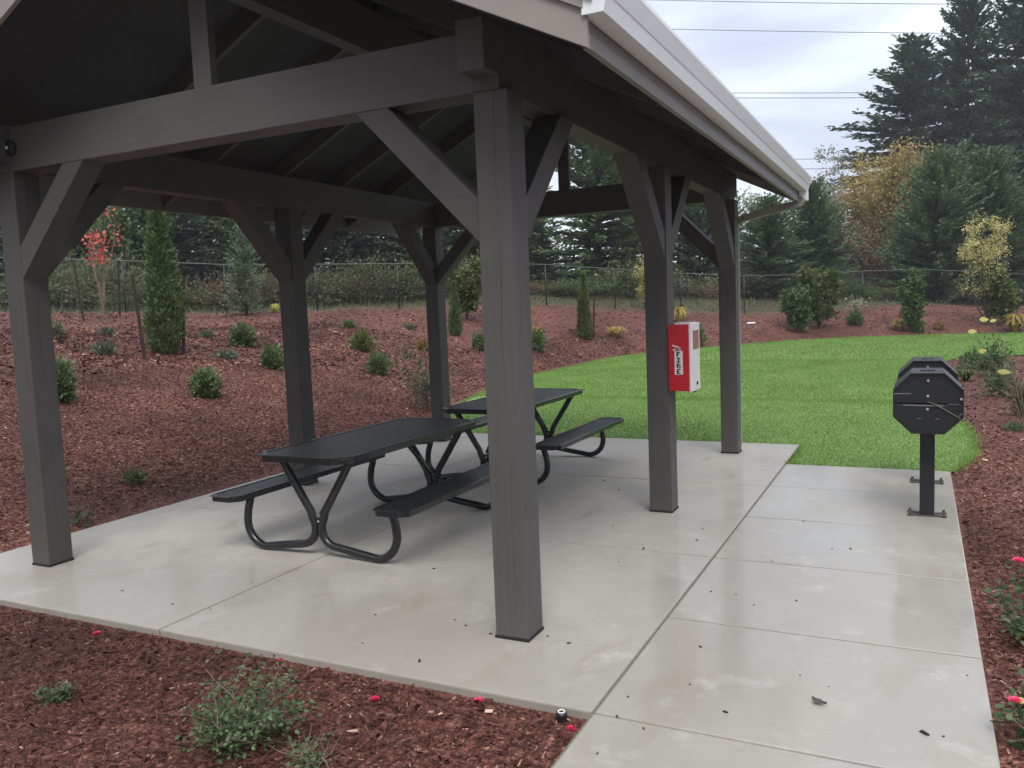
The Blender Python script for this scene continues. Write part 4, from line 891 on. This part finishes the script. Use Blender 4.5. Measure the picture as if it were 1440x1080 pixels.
make_broad('bare_birch', 'nearly bare pale tree showing above the gutter end', 'tree', T(1150, 70), hgt(1150, 210, 70), 34*70/F, FOL['pale'], 6500, .2, n_main=11, twigs=30, tr=.06, up=.95, smat=M['twig'], spread=.1)
for u, vt, lb_ in ((1052, 250, 'thin bare pale tree between the back right post and downspout'), (1078, 246, 'thin bare pale tree above the rounded spruce'), (1104, 268, 'thin bare pale tree above the sloping downspout')):
    make_broad('bare_birch', lb_, 'tree', T(u, 66), hgt(u, vt, 66), 22*66/F, FOL['pale'], 900, .2, n_main=6, twigs=18, tr=.05, up=.96, smat=M['twig'], spread=.1, group='thin bare trees behind the spruces')
make_broad('broadleaf_tree', 'pale brown half bare tree below the golden tree', 'tree', T(1222, 47), hgt(1222, 318, 47), 40*47/F, FOL['brown'], 3200, .2, n_main=9, twigs=24, tr=.05, up=.92, smat=M['twig'])
make_broad('broadleaf_tree', 'light green leafy tree behind the red leaved young tree', 'tree', T(196, 36), hgt(196, 285, 36), 52*36/F, FOL['green'], 9000, .2, n_main=9, twigs=26, tr=.05, up=.86)
# brush along the fence
br = [make_dome('bramble_bush', '', 'bramble', HID, 2.0, 2.2, FOL['bramble'], 5200, .16, lw=.3, lump=.3, sparse=1, smat=M['twig'], stems=30), make_dome('bramble_bush', '', 'bramble', HID, 2.0, 2.2, FOL['green'], 5200, .17, lw=.3, lump=.3, sparse=1, smat=M['twig'], stems=26), make_dome('bramble_bush', '', 'bramble', HID, 2.0, 2.2, FOL['brown'], 4200, .16, lw=.2, lump=.3, sparse=1, smat=M['twig'], stems=40)]
kinds = ['pale leaved bramble', 'dark green bramble', 'brown twiggy bramble']
BR = [(20, 30, 2.6, 0), (85, 31, 2.8, 1), (150, 30, 2.4, 0), (205, 29.5, 2.2, 0), (262, 31, 2.6, 1), (318, 31, 1.9, 2), (372, 31.5, 2.1, 2), (430, 32, 2.4, 0), (478, 33, 2.3, 2), (520, 33, 2.2, 0), (565, 34, 2.4, 0), (618, 35, 2.2, 1), (680, 36, 2.4, 0), (745, 36.5, 1.7, 2), (790, 37, 2.1, 1), (838, 38, 2.0, 1), (880, 38, 2.2, 0), (925, 39, 2.2, 0), (975, 40, 2.0, 2), (1040, 41, 2.0, 0), (1085, 41, 2.2, 1), (1160, 42.5, 2.2, 1), (1195, 43, 2.6, 1), (1235, 43.5, 2.0, 2), (1300, 44, 2.2, 1), (1345, 44, 2.4, 1), (1400, 44, 2.6, 0), (1450, 44, 2.4, 1)]
names_ = ['behind the front left corner post', 'left of the red leaved young tree', 'behind the red leaved young tree', 'left behind the tall staked evergreen', 'right behind the tall staked evergreen', 'left of the pale conifer', 'right of the pale conifer', 'behind the middle left post', 'first one right of the middle left post', 'second one right of the middle left post', 'left of the back left post', 'behind the back left post', 'right of the yellow green fence bush', 'touching the right side of the big front post', 'left behind the slim pointed evergreen', 'right behind the slim pointed evergreen', 'left of the cabinet post', 'behind the cabinet post', 'right of the cabinet post', 'just right of the back right post', 'left of the two touching bushes', 'behind the two touching bushes', 'right of the two touching bushes', 'under the golden tree', 'right of the dark ragged evergreen', 'left of the yellowing tree', 'behind the yellowing tree', 'at the right picture edge']
bu = set()
for (u, dep, h, kd), nm in zip(BR, names_):
    pr = br[kd]; lb_ = kinds[kd]+' beyond the fence '+nm; sc = (random.uniform(.55, .95), random.uniform(.55, .9), h/2.0*random.uniform(.25, .75))
    if kd not in bu: bu.add(kd); pr.location = T(u, dep); pr.scale = sc; tag(pr, lb_, None, 'brambles beyond the fence')
    else: dup(pr, T(u, dep), random.random()*6.28, sc, lb_, 'brambles beyond the fence')
# rough grass strip beyond the fence
s_ = RNG.uniform(sp[0], sp[-1], 11000); Q = np.stack([np.interp(s_, dist, FS[:, 0]), np.interp(s_, dist, FS[:, 1])], -1)+np.array([-.72, .69])*RNG.uniform(.2, 6, 11000)[:, None]
bl = blades(Q[:, 0], Q[:, 1], .06, .32, RNG.uniform(.01, .025, 11000)); bl[:, :, 2] += terr(Q[:, 0], Q[:, 1])[:, None]
tag(quads('weeds', bl, FOL['bramble'], None, 3), label='rough pale weeds growing along the far side of the fence', cat='weeds', kind='stuff')
# far wood behind everything
fw = [np.concatenate(list(map(lambda a: a, [conifer(14, 3.2, 22, 6, .9, .3, per=2, step=.5)[0]])))]; V = []
for i in range(60):
    u = -500+i*42; dep = random.uniform(105, 150)
    if 1120 < u < 1215: sc_ = .45
    elif 700 < u < 1120: sc_ = .62
    else: sc_ = random.uniform(.8, 1.1)
    q = np.array(T(u, dep)); a = random.random()*6.28; R3 = np.array([[math.cos(a), -math.sin(a), 0], [math.sin(a), math.cos(a), 0], [0, 0, 1]]); V.append((fw[0]*[1.3, 1.3, sc_])@R3.T+q)
V = np.concatenate(V); tag(quads('far_wood', V, FOL['fir']), label='distant dark conifer wood closing the view', cat='wood', kind='stuff')

# --- power lines on two far poles
wires = [((930, 40), (1440, 48.5)), ((1000, 1), (1440, 7)), ((1030, 130), (1440, 128.5)), ((1040, 137), (1440, 135.5)), ((1180, 222), (1440, 213)), ((1180, 236), (1440, 228.5)), ((1040, 284), (1440, 301))]
wl2 = ['upper single', 'topmost', 'higher of the close middle pair of', 'lower of the close middle pair of', 'higher of the faint lower pair of', 'lower of the faint lower pair of', 'lowest']
for ((u0, v0), (u1, v1)), nm in zip(wires, wl2):
    dep = 92 if v0 < 200 else 60
    pts = []
    for s in np.linspace(-2.2, 1.8, 40):
        u, v = u0+(u1-u0)*s, v0+(v1-v0)*s; p = CAM+ray(u, v)*dep; sag = .35*((s-.3)**2-.25); pts.append((p[0], p[1], p[2]+max(sag, -.1)))
    tag(MB().tube(pts, .034 if dep > 80 else .020, 5).build('power_cable', M['wire']), nm+' power cable'+('s' if 'pair' in nm else '')+' crossing the sky', 'cable', 'power cables')

# --- the damp air
hz = NT('damp_air'); pv = hz.new('ShaderNodeVolumePrincipled'); pv.inputs['Color'].default_value = (.86, .92, .97, 1); pv.inputs['Density'].default_value = .00075; pv.inputs['Anisotropy'].default_value = .0
hz.t.links.new(pv.outputs[0], hz.out.inputs[1])
tag(MB().box((-270, -170, -1.3), (270, 350, 48)).build('haze', hz.mat), kind='stuff')
